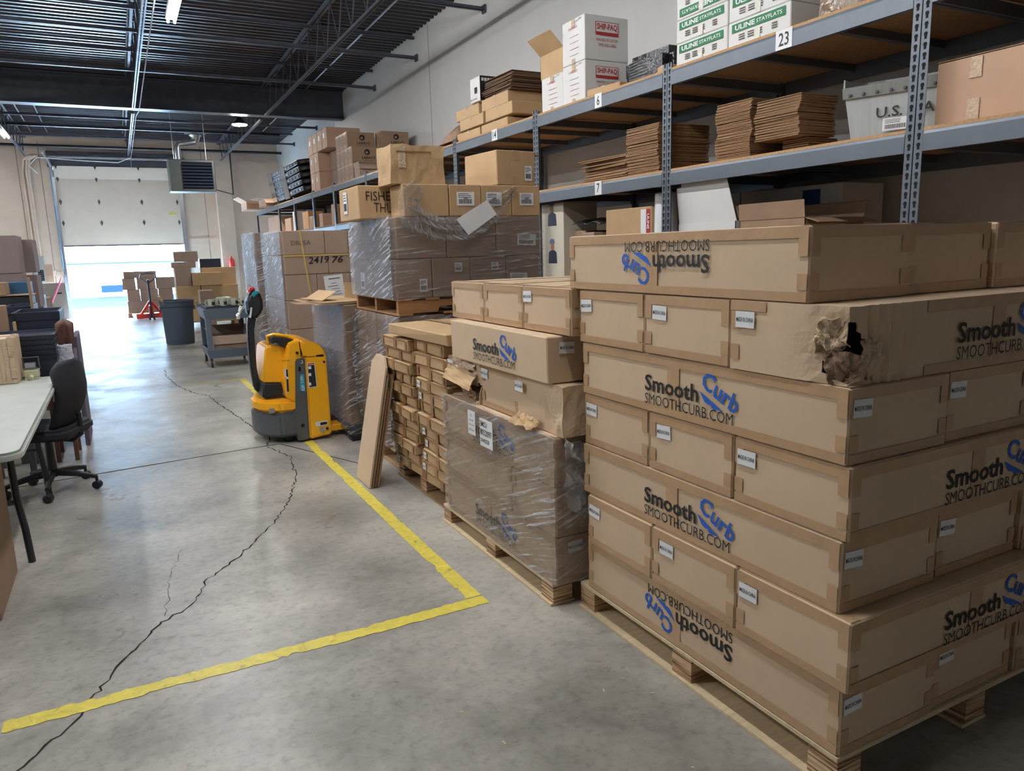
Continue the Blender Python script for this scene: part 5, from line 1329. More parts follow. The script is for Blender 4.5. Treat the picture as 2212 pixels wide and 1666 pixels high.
mid('orange tan carton on the middle shelf right of the white one', 654, 668, 455, m=mat('orange_card', (206, 150, 90), 0.7), wid=0.3)
mid('small tan carton on the middle shelf before the seventh upright', 668, 678, 466, m=CARD2, wid=0.3)
mid('pair of thin tan cartons on the middle shelf', 616, 630, 470, m=CARDP, wid=0.25)
carton('dark brown carton low at the far end of the middle shelf', 3.44, 4.4, 18.3, 19.6, zm, zm+0.42, m=CARDP, tape=None)
# lower shelf behind the near piles
zb = ZB+e_
q = fit(1300, 440, 480, None, None, xf=3.46, zb=ZB, dep=0.3, wid=0.3)
yU0, yU1 = on(1402, 470, x=3.5).y, on(1304, 470, x=3.5).y
ub = carton('tan carton with a red and white side strip, behind the near pile', 3.52, 4.1, yU0, yU1, zb, on(1350, 450, x=3.5).z, m=CARD2, tape=None)
w, d, h = dims(ub); MB().box(-w-0.0046, -w-0.0042, -d+0.01, -d+0.05, h-0.30, h-0.02).build('red_strip', REDINK, ub); MB().box(-w-0.0046, -w-0.0042, -d+0.055, -d+0.12, h-0.20, h-0.02).build('white_label', WHITE, ub)
add_text(ub, 'ULINE', 0.11, 0.026, WHITE, 'L', (-w-0.006, -d+0.03, h-0.11), -PI/2, 0.02)
yr = on(1420, 460, x=3.52).y
rl = thing('film_roll', 'glossy white roll of plastic bags next to the slotted double post', 'roll', (3.60, yr, zb))
MB().lathe([(0.085, 0), (0.088, 0.1), (0.082, on(1420, 418, x=3.6).z-zb-0.01), (0.07, on(1420, 418, x=3.6).z-zb)], n=24).build('roll_body', mat('glossy_white', (226, 230, 232), 0.15), rl, smooth=True)
yw0, yw1 = on(1590, 440, x=3.48).y, on(1466, 440, x=3.48).y
ow_ = thing('open_carton', 'open white corrugated carton with its lid standing up', 'carton', (3.48, yw0, zb))
zl0, zl1 = on(1500, 482, x=3.48).z-zb, on(1560, 378, x=3.48).z-zb; dl = yw1-yw0
b = MB(); b.box(0, 0.5, 0, dl, 0, 0.004); b.box(0, 0.004, 0, dl, 0, zl0); b.box(0.496, 0.5, 0, dl, 0, zl0); b.box(0, 0.5, 0, 0.004, 0, zl0); b.box(0, 0.5, dl-0.004, dl, 0, zl0); b.build('carton_body', WCARD, ow_)
MB().prism([(0.0, 0), (dl, 0), (dl, zl1-zl0-0.05), (dl-0.05, zl1-zl0-0.045), (dl-0.052, zl1-zl0), (0.07, zl1-zl0+0.01)], -0.002, 0.002, 'x').build('raised_lid', WCARD, ow_).matrix_local = T_((0.01, 0, zl0)) @ Matrix.Rotation(-0.12, 4, 'Y')
ym0, ym1 = on(1740, 460, x=3.5).y, on(1594, 460, x=3.5).y
open_box('open brown carton showing a dark inside, right of the white one', 3.5, 4.0, ym0, ym1-0.02, zb, on(1640, 475, x=3.5).z, CARDD, (1.45, 1.3, -0.3, 1.2), fl=0.10)
yv0, yv1 = on(1818, 430, x=4.05).y, on(1600, 430, x=4.05).y
bw = carton('big white mailer carton with a blue lettered strip, at the back', 4.05, 4.45, yv0-0.0, yv1, zb, min(on(1750, 400, x=4.05).z, ZM-0.13), m=WCARD, tape=None)
w, d, h = dims(bw); MB().box(-w-0.0046, -w-0.0042, -d+0.16, -d+0.30, 0.02, h-0.03).build('blue_strip', mat('navy_ink', (20, 60, 130), 0.6), bw)
add_text(bw, 'ULINE', 0.22, 0.045, WHITE, 'L', (-w-0.006, -d+0.26, h-0.32), PI/2, 0.02); add_text(bw, 'MAILERS', 0.30, 0.04, WHITE, 'L', (-w-0.006, -d+0.20, h-0.30), PI/2, 0.02)
carton('dark brown carton lying at the far right behind the near pile', 3.55, 4.3, 0.9, 1.75, zb, ZB+0.35, m=CARDD, tape=None)
# things on the lower shelf between the two tall piles
ps0, ps1 = on(1222, 500, x=3.52), on(1174, 500, x=3.52)
pst = thing('picture_carton', 'white carton printed with two figures in blue caps and dark vests', 'carton', (3.5, ps0.y, zb))
dl = ps1.y-ps0.y; hz = min(on(1200, 440, x=3.52).z, ZM-0.12)-zb
MB().box(0, 0.35, 0, dl, 0, hz).build('carton_body', mat('cream_card', (196, 190, 174), 0.6), pst)
for zz in (hz*0.30, hz*0.80):
    yy = dl*0.5
    pv = MB().prism([(yy-0.075, zz-0.06), (yy+0.075, zz-0.06), (yy+0.065, zz+0.04), (yy+0.02, zz+0.06), (yy-0.02, zz+0.06), (yy-0.065, zz+0.04)], -0.0018, -0.0012, 'x').build('printed_vest', NAVY, pst)
    MB().prism([(yy+0.028*math.cos(a*PI/8), zz+0.09+0.036*math.sin(a*PI/8)) for a in range(16)], -0.0026, -0.002, 'x').build('printed_head', mat('skin_print', (150, 104, 84), 0.7), pst)
    MB().prism([(yy-0.04, zz+0.115), (yy+0.045, zz+0.115), (yy+0.045, zz+0.14), (yy+0.02, zz+0.16), (yy-0.03, zz+0.155)], -0.0034, -0.0028, 'x').build('printed_cap', mat('cap_print', (90, 104, 140), 0.7), pst)
yk = ps0.y; gp_ = (yk-yU1)/3
carton('tan carton with white inner sheet right of the picture carton', 3.6, 4.0, yk-gp_+0.01, yk-0.01, zb, ZB+0.42, m=CARDD, tape=None)
carton('white sheeted brown carton farther right of the picture carton', 3.55, 4.0, yk-2*gp_+0.01, yk-gp_-0.005, zb, ZB+0.40, m=CARDG, tape=None)
carton('grey white carton against the tan striped carton', 3.7, 4.05, yU1+0.01, yk-2*gp_-0.005, zb, ZB+0.44, m=WCARD, tape=None)
bgm = MB(); bgm.grid(lambda u, v: Vector((3.55+0.5*v, yk-0.05-(yk-yU1-0.1)*u, ZB+0.47+0.05*math.sin(v*3.1))) + mnoise.noise_vector(Vector((u*5, v*4, 0)))*0.03, 20, 10)
o = bgm.build('dark_film', mat('dark_bag', (40, 42, 48), 0.2, bump=0.8), smooth=True); o.modifiers.new('t', 'SOLIDIFY').thickness = 0.006; tag(o, 'dark crinkled bag lying over the cartons on the lower shelf', 'bag')

# ============================================================ YELLOW STACKER (powered pallet truck)
JY0, JY1 = 5.98, 6.64
jk = thing('powered_pallet_truck', 'yellow and grey electric pallet truck with tall black tiller, forks under a wrapped load', 'pallet truck', (1.2, (JY0+JY1)/2, 0))
def J(zx, zy, y=JY0):
    p = on(540+zx/4.383, 600+zy/4.384, y=y); return (p.x-1.2, p.z)
jw = (JY1-JY0)/2
def jp(name, pts, a=-jw, b=jw, m=YEL, bev=0.012, seg=2, raw=False, label=None, parent=None, smooth=True):
    P = pts if raw else [J(*p) for p in pts]
    o = MB().prism(P, a, b, 'y').build(name, m, parent or jk, bevel=bev, seg=seg, smooth=smooth)
    if label: o['label'] = label
    return o
jp('rear_cover', [(522, 752), (570, 1532), (776, 1482), (722, 742), (700, 690), (660, 640), (600, 610), (480, 598), (486, 752)])
jp('side_panel', [(430, 782), (446, 768), (518, 762), (567, 1530), (458, 1552), (405, 1275), (432, 1250)], -jw-0.004, jw+0.004, DGREY, 0.008, label='dark grey side panel')
jp('body_column', [(362, 640), (400, 608), (484, 600), (520, 752), (560, 1300), (400, 1285), (432, 1240), (432, 1190), (355, 1150), (325, 1025)], -jw+0.012, jw-0.012)
jp('front_hood', [(168, 690), (185, 668), (300, 648), (365, 660), (385, 1030), (325, 1024), (150, 1024)], -jw+0.13, jw-0.13, YEL, 0.03, 3)
jp('tiller_mount', [(150, 1022), (320, 1018), (338, 1032), (338, 1128), (150, 1168), (142, 1150)], -jw+0.11, jw-0.11, BLKP, 0.02, 3)
# nose seen from above is rounded: built as a plan outline
n0 = J(72, 1160); nx0 = n0[0]; nz = J(300, 1200)[1]; nzb = J(300, 1330)[1]; nxr = J(430, 1200)[0]
def nose(zlo, zhi, x0, name, m, parent=jk, inset=0.0, bev=0.012):
    pts = [(nxr+0.10, -jw+inset), (x0+0.17, -jw+inset), (x0+0.06, -jw+0.10+inset), (x0+0.005, -jw+0.24), (x0, 0), (x0+0.005, jw-0.24), (x0+0.06, jw-0.10-inset), (x0+0.17, jw-inset), (nxr+0.10, jw-inset)]
    return MB().prism(pts, zlo, zhi, 'z').build(name, m, parent, bevel=bev, seg=2, smooth=True)
nose(0.255, 0.36, nx0, 'nose_cowl', YEL, inset=0.01, bev=0.025)
nose(0.06, 0.257, nx0-0.005, 'bumper_skirt', DGREY, inset=0.0, bev=0.02)
MB().box(nx0+0.085, nx0+0.13, -jw+0.045, -jw+0.06, 0.262, 0.30).build('nose_window', mat('lamp_grey', (150, 140, 128), 0.3), jk).rotation_euler = (0, 0, 0)
for (wx, wy) in ((nx0+0.30, 0.0), (nx0+0.24, -jw+0.12), (nx0+0.24, jw-0.12)):
    MB().lathe([(0.055, -0.03), (0.065, -0.02), (0.065, 0.02), (0.055, 0.03)], (wx, wy, 0.0655), 20, 'y').build('wheel', BLKP, jk, smooth=True)
# top grab handle and tray
MB().tube([(J(215, 640)[0], -jw+0.2, J(215, 640)[1]), (J(200, 590)[0], -jw+0.18, J(200, 575)[1]), (J(260, 560)[0], -jw+0.17, J(260, 556)[1]), (J(380, 585)[0], -jw+0.17, J(380, 572)[1]), (J(470, 610)[0], -jw+0.18, J(470, 600)[1])], 0.014, 8).build('grab_handle', YEL, jk, smooth=True)
jp('storage_tray', [(215, 590), (240, 570), (400, 590), (440, 600), (390, 615), (362, 630), (355, 668), (312, 668), (300, 615), (270, 615), (250, 630), (225, 640)], -jw+0.08, jw-0.08, BLKP, 0.006)
# tiller
tc0 = 0.02
tp_ = [(J(150, 1130)[0], J(150, 1120)[1]), (J(62, 900)[0], J(62, 900)[1]), (J(45, 700)[0], J(45, 700)[1]), (J(60, 560)[0], J(60, 560)[1]), (J(85, 400)[0], J(85, 400)[1])]
tm = jp('tiller_arm', [(98, 1108), (62, 900), (42, 700), (30, 480), (38, 390), (120, 400), (98, 520), (108, 700), (124, 900), (160, 1090), (150, 1150)], -0.045, 0.045, BLKP, 0.012, 2)
th = jp('tiller_head', [(12, 250), (35, 180), (75, 140), (120, 120), (150, 160), (178, 230), (182, 310), (160, 360), (120, 405), (90, 420), (40, 395), (20, 330)], -0.075, 0.075, BLKP, 0.03, 3)
jp('red_button', [(35, 170), (40, 120), (70, 97), (105, 102), (125, 130), (100, 135), (70, 150)], -0.06, 0.03, RED, 0.012, 2, label='red safety button', parent=th)
jp('thumb_rocker', [(70, 175), (85, 140), (120, 140), (150, 150), (140, 165), (110, 170), (95, 205), (75, 200)], -0.088, 0.04, TEAL, 0.008, 2, label='teal thumb switch', parent=th)
MB().tube([(J(40, 180)[0], -0.08, J(40, 180)[1]), (J(22, 240)[0], -0.085, J(22, 240)[1]), (J(30, 330)[0], -0.08, J(30, 330)[1])], 0.009, 6).build('control_loop', GRYP, th)
MB().add([(J(52, 300)[0], -0.078, J(52, 300)[1]), (J(72, 300)[0], -0.078, J(72, 300)[1]), (J(60, 400)[0], -0.078, J(60, 400)[1]), (J(42, 400)[0], -0.078, J(42, 400)[1])], [(0,1,2,3)]).build('white_decal', WHITE, th)
rag = MB(); ra = J(20, 270)
rag.grid(lambda u, v: Vector((ra[0]-0.03-0.05*v, -0.06+0.1*u, ra[1]-0.02-0.09*v)) + mnoise.noise_vector(Vector((u*5, v*5, 2)))*0.03, 10, 10)
o = rag.build('rag', WHITE); o.location = jk.location; o.modifiers.new('t', 'SOLIDIFY').thickness = 0.002
tag(o, 'white rag hanging from the head of the black tiller', 'cloth')
# forks and load wheels
for sy in (-1, 1):
    f = MB().box(J(740, 1450)[0], 1.32, sy*0.19-0.08 if sy < 0 else sy*0.19-0.08, sy*0.19+0.08, 0.045, 0.10).build('fork', YEL, jk, bevel=0.006)
MB().box(J(700, 1450)[0], J(775, 1450)[0], -jw+0.02, jw-0.02, 0.05, 0.16).build('fork_carriage', YEL, jk)
# decals on the visible side
def jd(name, pts, m, t=0.006, parent=jk): return MB().prism([J(*p) for p in pts], -jw-t-0.0008, -jw-t, 'y').build(name, m, parent)
jd('warning_decal', [(538, 808), (612, 800), (636, 1034), (556, 1046)], WHITE, 0.002)
jd('warning_decal', [(545, 832), (608, 825), (629, 1028), (563, 1038)], BLACK, 0.003)
jd('warning_decal', [(543, 812), (608, 804), (610, 820), (544, 828)], mat('orange_decal', (214, 96, 40), 0.5), 0.003)
for zz in (840, 905, 995): jd('warning_symbol', [(548, zz), (576, zz-3), (580, zz+24), (552, zz+27)], WHITE, 0.004)
jd('model_plate', [(472, 925), (484, 915), (510, 912), (524, 1080), (470, 1066)], mat('plate_teal', (42, 150, 176), 0.5), 0.006)
pj = J(497, 1000); add_text(jk, 'EJE 120', 0.115, 0.026, WHITE, 'N', (pj[0], -jw-0.008, pj[1]), PI/2+0.05, 0.01)
jd('instruction_strip', [(323, 860), (358, 866), (372, 1095), (352, 1090), (342, 945), (328, 940)], WHITE, -0.009)
jd('instruction_strip', [(342, 870), (358, 870), (364, 940), (346, 938)], BLACK, -0.008); jd('instruction_strip', [(346, 960), (364, 965), (371, 1085), (353, 1080)], BLACK, -0.008)
pj = J(338, 790); add_text(jk, 'JUNGHEINRICH', 0.06, 0.014, BLACK, 'N', (pj[0], -jw+0.009, pj[1]), -0.05, 0.01)
jd('warning_decal', [(620, 1368), (732, 1350), (735, 1392), (622, 1412)], WHITE, 0.002); jd('warning_decal', [(664, 1372), (728, 1362), (730, 1386), (666, 1398)], BLACK, 0.003)
for (cx_, cy_, rr, mm) in ((447, 712, 0.011, BLKP), (700, 796, 0.010, BLKP), (500, 1398, 0.014, DARKH), (682, 1437, 0.022, CHROME), (731, 1427, 0.012, BLKP)):
    p = J(cx_, cy_); MB().lathe([(rr, -jw-0.008), (rr, -jw+0.02)], (p[0], 0, p[1]), 12, 'y').build('bolt', mm, jk)
jd('slot_recess', [(455, 850), (468, 838), (480, 850), (481, 888), (458, 888)], DARKH, 0.005)
jd('cover_gap', [(622, 740), (632, 732), (690, 724), (700, 738), (690, 748), (625, 748)], DARKH, 0.001)
jd('cover_seam', [(484, 752), (620, 742), (620, 747), (486, 758)], DARKH, 0.001); jd('cover_seam', [(462, 604), (470, 604), (488, 754), (481, 754)], DARKH, 0.001)
pj = J(487, 797); MB().tube([(pj[0], -jw-0.01, pj[1]+0.012), (pj[0]+0.008, -jw-0.01, pj[1]), (pj[0]+0.004, -jw-0.01, pj[1]-0.012), (pj[0]-0.01, -jw-0.01, pj[1]-0.008)], 0.003, 6).build('hook', WHITE, jk)

# ============================================================ CART, BIN, HAND TRUCK, BACK BOXES
ct = thing('service_cart', 'grey plastic two shelf service cart with black casters', 'cart', (1.27, 10.85, 0))
cw_, cd_ = 0.30, 0.85
CTM = mat('cart_grey', (92, 104, 118), 0.5, var=0.05)
def tray(z0, z1, fl, parent):
    b = frust(cw_-0.01, cd_/2-0.01, cw_+0.02, cd_/2+0.02, z0, z1, 0.03); b.v = [(x, y+cd_/2, z if z < z1-0.0001 or True else z) for x, y, z in b.v]
    return b.build('tray', CTM, parent)
tray(0.66, 0.80, 0.7, ct); tray(0.13, 0.25, 0.2, ct)
for sx in (-1, 1):
    for sy in (0, 1):
        x, y = sx*(cw_-0.035), 0.04+sy*(cd_-0.08)
        MB().box(x-0.035, x+0.035, y-0.035, y+0.035, 0.24, 0.67).build('leg', CTM, ct, bevel=0.006)
        cs = MB().box(x-0.015, x+0.015, y-0.015, y+0.015, 0.09, 0.135).build('caster_fork', BLKP, ct)
        MB().lathe([(0.045, -0.014), (0.052, -0.008), (0.052, 0.008), (0.045, 0.014)], (x, y, 0.0525), 16, 'x').build('caster_wheel', BLKP, ct, smooth=True) if sx*sy != 9 else None
MB().box(-cw_-0.02, cw_+0.02, cd_+0.0, cd_+0.03, 0.80, 0.84).build('push_handle', CTM, ct)
board = MB().box(1.27-0.26, 1.27+0.34, 11.05, 11.60, 0.806, 0.822).build('board', NAVY); tag(board, 'dark board lying across the rim of the cart, under the mugs', 'board')
MUG = mat('mug_clear', (176, 176, 160), 0.12, var=0.05)
def mug(lb, x, y, z, a, s=1.0):
    r = thing('mug', lb, 'mug', (x, y, z), a, 'grey glass mugs on the cart')
    MB().lathe([(0.035, 0), (0.043, 0.008), (0.045, 0.05), (0.043, 0.095), (0.039, 0.095), (0.040, 0.01)], n=18).build('mug_body', MUG, r, smooth=True)
    MB().tube([(-0.042+0, 0, 0.082), (-0.068, 0, 0.078), (-0.078, 0, 0.05), (-0.066, 0, 0.024), (-0.043, 0, 0.018)], 0.006, 6).build('handle', MUG, r, smooth=True)
    MB().box(0.0, 0.036, -0.0475, -0.044, 0.025, 0.062).build('dark_print', BLACK, r); r.scale = (s, s, s); return r
for i, (x, y, lb) in enumerate(((1.10, 11.12, 'first from the left'), (1.25, 11.10, 'second from the left'), (1.40, 11.14, 'third from the left'), (1.52, 11.12, 'rightmost'), (1.18, 11.24, 'behind the first two'), (1.33, 11.26, 'behind the middle ones'))):
    mug('grey glass mug with dark print on the cart board, %s' % lb, x, y, 0.8225, (-0.1, 0.0, 0.2, -0.5, 0.4, 2.6)[i], 1.12)
gl = MB().lathe([(0.02, 0), (0.11, 0.01), (0.13, 0.03), (0.09, 0.055), (0.03, 0.06)], (1.30, 11.42, 0.88), 20).build('green_bowl', mat('pale_green', (156, 186, 150), 0.3), smooth=True); tag(gl, 'pale green upturned bowl behind the mugs on the cart', 'bowl')
lb2 = MB().lathe([(0.08, 0), (0.085, 0.03), (0.08, 0.057)], (1.30, 11.42, 0.8225), 12).build('black_pot', BLKP, smooth=True); tag(lb2, 'black pot under the pale green bowl on the cart', 'pot')
ob_ = open_box('open brown carton standing on the lower tray of the cart', 1.06, 1.50, 10.93, 11.40, 0.147, 0.43, CARDG, (0.9, 1.2, -1.35, 1.2), fl=0.12)
add_text(ob_, 'MARK', 0.04, 0.03, GREYINK, 'N', (-0.12, -0.237, 0.20), 0, 0.02)
for k in range(4): MB().box(-0.12, 0.0+0.02*k, -0.2362, -0.2358, 0.15-0.025*k, 0.155-0.025*k).build('printed_line', GREYINK, ob_)
gt = MB().lathe([(0.05, 0), (0.06, 0.15), (0.05, 0.3)], (1.12, 11.55, 0.47), 14).build('green_roll', mat('pale_green', (156, 186, 150), 0.3), smooth=True); gt.rotation_euler = (0, 0, 0); tag(gt, 'pale green roll standing on the lower tray behind the open carton', 'roll'); gt.location = (0, -0.02, -0.32)

bn = thing('waste_bin', 'dark grey tapered waste bin with board offcuts', 'bin', (0.85, 14.45, 0))
BG = mat('bin_grey', (70, 80, 96), 0.55, var=0.05)
MB().lathe([(0.225, 0), (0.235, 0.02), (0.262, 0.66), (0.275, 0.665), (0.28, 0.745), (0.295, 0.75), (0.295, 0.775), (0.268, 0.775), (0.22, 0.05)], n=32).build('bin_body', BG, bn, smooth=True)
for sx in (-1, 1): MB().box(sx*0.27-0.02, sx*0.27+0.02, -0.07, 0.07, 0.60, 0.67).build('handle', BG, bn)
o = MB().box(-0.02, 0.02, -0.12, 0.12, 0, 0.22).build('board_offcut', CARD2); o.location = (0.68, 14.4, 0.66); o.rotation_euler = (0, -0.5, 0); tag(o, 'strip of brown board sticking out of the waste bin', 'board')
o = MB().box(-0.17, 0.17, -0.17, 0.17, 0.5, 0.65).build('bin_rubbish', CARDD); o.location = (0.85, 14.45, 0); tag(o, 'crushed brown board filling the waste bin', 'rubbish')

hk = thing('hand_pallet_truck', 'red hand pallet truck with dark looped handle in front of cartons', 'pallet truck', (0.62, 20.6, 0))
MB().tube([(0.0, 0, 0.12), (0.0, -0.02, 0.55), (-0.01, -0.03, 1.0)], 0.028, 8).build('pump_rod', NAVY, hk, smooth=True)
MB().tube([(0, -0.03, 0.92), (-0.10, -0.03, 0.98), (-0.18, -0.03, 1.06), (-0.15, -0.03, 1.14), (0.0, -0.03, 1.16), (0.15, -0.03, 1.14), (0.18, -0.03, 1.06), (0.10, -0.03, 0.98), (0, -0.03, 0.92)], 0.014, 8).build('loop_handle', NAVY, hk, smooth=True)
for s in (-1, 1):
    MB().tube([(s*0.02, 0.02, 0.46), (s*0.26, 0.12, 0.10)], 0.032, 6).build('brace', RED, hk)
    MB().box(s*0.26-0.08, s*0.26+0.08, 0.1, 1.2, 0.04, 0.10).build('fork', RED, hk, bevel=0.005)
    MB().lathe([(0.08, -0.022), (0.085, 0.022)], (s*0.05, 0, 0.086), 16, 'x').build('steer_wheel', NAVY, hk)
MB().box(-0.34, 0.34, 0.04, 0.14, 0.05, 0.16).build('cross_member', RED, hk); MB().box(-0.05, 0.05, -0.02, 0.06, 0.12, 0.36).build('hydraulic_unit', RED, hk)
def at(lb, pts, y, dep=0.5, m=CARDG, grp=None, z0=None, rz=0, tape='seam'):
    (px0, py0, px1, py1) = pts; a = on(px0, py0, y=y); b = on(px1, py1, y=y)
    return carton(lb, a.x, b.x, y, y+dep, b.z if z0 is None else z0, a.z, m=m, tape=tape, rz=rz, group=grp)
yt = 20.85
pl_ = pallet('dark pallet under the cartons at the hand pallet truck', 0.10, 1.25, 21.9, 23.0, 0.115, wood=WOODD, top='boards')
HG = 'brown cartons by the hand pallet truck'
yt = 22.0
zc = [0.116, 0.42, 0.72, 1.02, 1.28]
for (x0, x1, k0, k1, lb) in ((0.12, 0.62, 0, 1, 'bottom left'), (0.66, 1.20, 0, 1, 'bottom right'), (0.14, 0.44, 1, 2, 'second layer left'), (0.46, 0.88, 1, 2, 'second layer middle'), (0.90, 1.24, 1, 2, 'second layer right'), (0.40, 0.84, 2, 3, 'third layer middle'), (0.05, 0.36, 2, 3, 'third layer left'), (0.86, 1.30, 2, 3, 'third layer right')):
    carton('grey brown carton behind the hand pallet truck, %s' % lb, x0, x1, yt+(0.0 if 'left' in lb else 0.03), yt+0.5, zc[k0]+0.001, zc[k1]-0.001, m=CARDG, tape=None, group=HG)
carton('wide grey brown carton crossing the top behind the hand pallet truck', 0.10, 0.88, yt+0.05, yt+0.5, zc[3]+0.001, zc[3]+0.17, m=CARDG, tape=None, group=HG)
tq = MB().box(1.34, 1.60, 22.4, 22.8, 0, 0.86).build('turquoise_bin', mat('turquoise', (60, 170, 190), 0.4)); tag(tq, 'turquoise bin glowing beside the dock opening', 'bin')

BGp = 'brown cartons stacked right of the dock door'
yb_ = 17.5
def rc(lb, px0, py0, px1, py1, y, m=CARD2, dep=0.55, z0=None, rz=0, tape=None):
    a = on(px0, py0, y=y); b = on(px1, py1, y=y)
    return carton(lb, a.x, b.x, y, y+dep, (b.z if z0 is None else z0), a.z, m=m, tape=tape, rz=rz, group=BGp)
zA = 0.13
zq1 = on(440, 690, y=yb_).z
b1 = rc('tan carton at the foot of the far stack, left', 388, 655, 440, 690, yb_, z0=0.131); zt1 = on(388, 655, y=yb_).z
b1r = carton('tan carton at the foot of the far stack, right', on(442, 655, y=yb_).x, on(515, 655, y=yb_).x, yb_, yb_+0.55, 0.131, zt1, m=CARD2, tape=None, group=BGp)
zt2 = on(388, 619, y=yb_).z
carton('tan carton with a white label, second layer of the far stack, left', on(383, 640, y=yb_).x, on(435, 640, y=yb_).x, yb_-0.02, yb_+0.5, zt1+0.001, zt2, m=CARD2, tape=None, group=BGp)
cc = carton('wide tan carton, second layer of the far stack, right', on(437, 640, y=yb_).x, on(516, 640, y=yb_).x, yb_, yb_+0.5, zt1+0.001, zt2, m=CARD2, tape=None, group=BGp)
zt3_ = on(430, 578, y=yb_).z
carton('wide tan carton standing at the back of the third layer of the far stack', on(437, 600, y=yb_+0.2).x, on(510, 600, y=yb_+0.2).x, yb_+0.2, yb_+0.5, zt2+0.001, on(480, 577, y=yb_+0.2).z, m=CARD2, tape=None, group=BGp)
carton('long tan carton lying in front on the third layer of the far stack', on(415, 600, y=yb_-0.05).x, on(480, 600, y=yb_-0.05).x, yb_-0.05, yb_+0.19, zt2+0.001, on(440, 589, y=yb_-0.05).z, m=CARD2, tape=None, group=BGp)
carton('pair of grey brown cartons left on the third layer of the far stack', on(379, 600, y=yb_).x, on(413, 600, y=yb_).x, yb_+0.0, yb_+0.5, zt2+0.001, on(400, 579, y=yb_).z, m=CARDG, tape=None, group=BGp)
zt4 = on(400, 579, y=yb_).z
carton('grey carton below the topmost of the far stack', on(371, 570, y=yb_).x, on(423, 570, y=yb_).x, yb_+0.05, yb_+0.45, zt4+0.001, on(400, 566, y=yb_).z, m=CARDG, tape=None, group=BGp)
carton('topmost grey carton of the far stack, glossy with tape', on(377, 560, y=yb_).x, on(429, 560, y=yb_).x, yb_+0.05, yb_+0.45, on(400, 566, y=yb_).z+0.001, on(400, 543, y=yb_).z, m=CARDG, tape='seam', tm=CTAPE, group=BGp, rz=-0.03)
dk = carton('dark suitcase like box on the back of the far stack', on(430, 560, y=yb_+0.25).x, on(476, 560, y=yb_+0.25).x, yb_+0.22, yb_+0.48, on(480, 577, y=yb_+0.2).z+0.001, on(450, 559, y=yb_+0.25).z, m=NAVY, tape=None)
pallet('grey pallet under the far stack of tan cartons', on(383, 690, y=yb_).x-0.05, on(516, 690, y=yb_).x, yb_-0.02, yb_+0.6, 0.13, wood=WOODD, top='boards')
carton('open topped grey carton between the far stack and the cart', on(432, 640, y=16.2).x, on(463, 640, y=16.2).x, 16.2, 16.6, 0.001, on(440, 628, y=16.2).z, m=CARDG, tape=None)
ex = thing('fire_extinguisher', 'red fire extinguisher on the pilaster behind the wrapped loads', 'extinguisher', (2.95, WY-0.32, 1.0))
MB().lathe([(0.07, 0), (0.08, 0.03), (0.08, 0.40), (0.03, 0.46), (0.02, 0.52)], n=14).build('cylinder', RED, ex, smooth=True); MB().box(-0.03, 0.03, 0.06, 0.1, 0.1, 0.45).build('bracket', GALV, ex)

# ============================================================ LEFT SIDE: table, chair, bins
tb = thing('folding_table', 'off white plastic folding table with rounded corners', 'table', (-0.82, 4.72, 0))
def rrect(w, d, r, n=6):
    P = []
    for cx_, cy_, a0 in ((w-r, d-r, 0), (-w+r, d-r, PI/2), (-w+r, -d+r, PI), (w-r, -d+r, 3*PI/2)):
        for k in range(n+1): a = a0+PI/2*k/n; P.append((cx_+r*math.cos(a), cy_+r*math.sin(a)))
    return P
TW, TD = 0.385, 1.165
MB().prism(rrect(TW, TD, 0.07), 0.70, 0.728, 'z').build('table_top', TABLE, tb, bevel=0.005, seg=2, smooth=True)
MB().prism(rrect(TW-0.008, TD-0.008, 0.065), 0.7285, 0.736, 'z').build('table_surface', TABLE, tb, bevel=0.004, seg=2, smooth=True)
for ly in (-0.42, 0.75):
    for sx in (-1, 1):
        MB().tube([(sx*0.24, ly, 0.70), (sx*0.245, ly, 0.34), (sx*0.262, ly, 0.18), (sx*0.27, ly, 0.0)], 0.017, 8).build('leg', BLKP, tb, smooth=True)
    MB().tube([(-0.24, ly, 0.32), (0.24, ly, 0.32)], 0.012, 6).build('leg_brace', DGREY, tb)
bx_ = carton('tall brown carton standing under the near end of the table', -1.20, -0.60, 3.62, 4.20, 0.001, 0.695, m=CARDD, tape=None)
a = on(42, 828, z=0.737)
tbx = carton('taped brown carton with a black number on the table', a.x-0.40, a.x, a.y, a.y+0.35, 0.7365, on(38, 730, y=a.y).z, m=CARD, tape='ends', tm=CTAPE)
w, d, h = dims(tbx); add_text(tbx, '5', 0.022, 0.03, BLACK, 'N', (w-0.115, -d-0.005, h*0.30), 0, 0.03)
for xx in (0.10, 0.05): MB().box(w-xx-0.012, w-xx+0.012, -d-0.0045, -d-0.004, 0.005, h-0.005).build('packing_tape', CTAPE, tbx)
# tape gun
gp = on(68, 822, z=0.737)
tg = thing('tape_dispenser', 'small cream and grey tape dispenser beside the brown carton on the table', 'tape dispenser', (gp.x, gp.y+0.05, 0.737))
CRM = mat('cream_plastic', (206, 204, 170), 0.45)
MB().box(-0.042, 0.042, 0.0, 0.09, 0.012, 0.062).build('body', CRM, tg, bevel=0.006)
MB().tube([(0, -0.05, 0.012), (0, 0.02, 0.03)], 0.014, 10).build('handle', CRM, tg)
MB().box(-0.034, 0.03, 0.01, 0.05, 0.075, 0.11).build('blade_guard', GALV, tg, bevel=0.004)
MB().tube([(-0.045, 0.03, 0.07), (0.05, 0.03, 0.07)], 0.008, 8).build('roller', CHROME, tg)
MB().tube([(-0.045, 0.06, 0.06), (-0.045, 0.06, 0.14), (0.045, 0.06, 0.14), (0.045, 0.06, 0.06)], 0.006, 6).build('wire_frame', DGREY, tg)
MB().box(-0.04, 0.04, 0.0, 0.08, 0.0, 0.012).build('foot', CRM, tg)

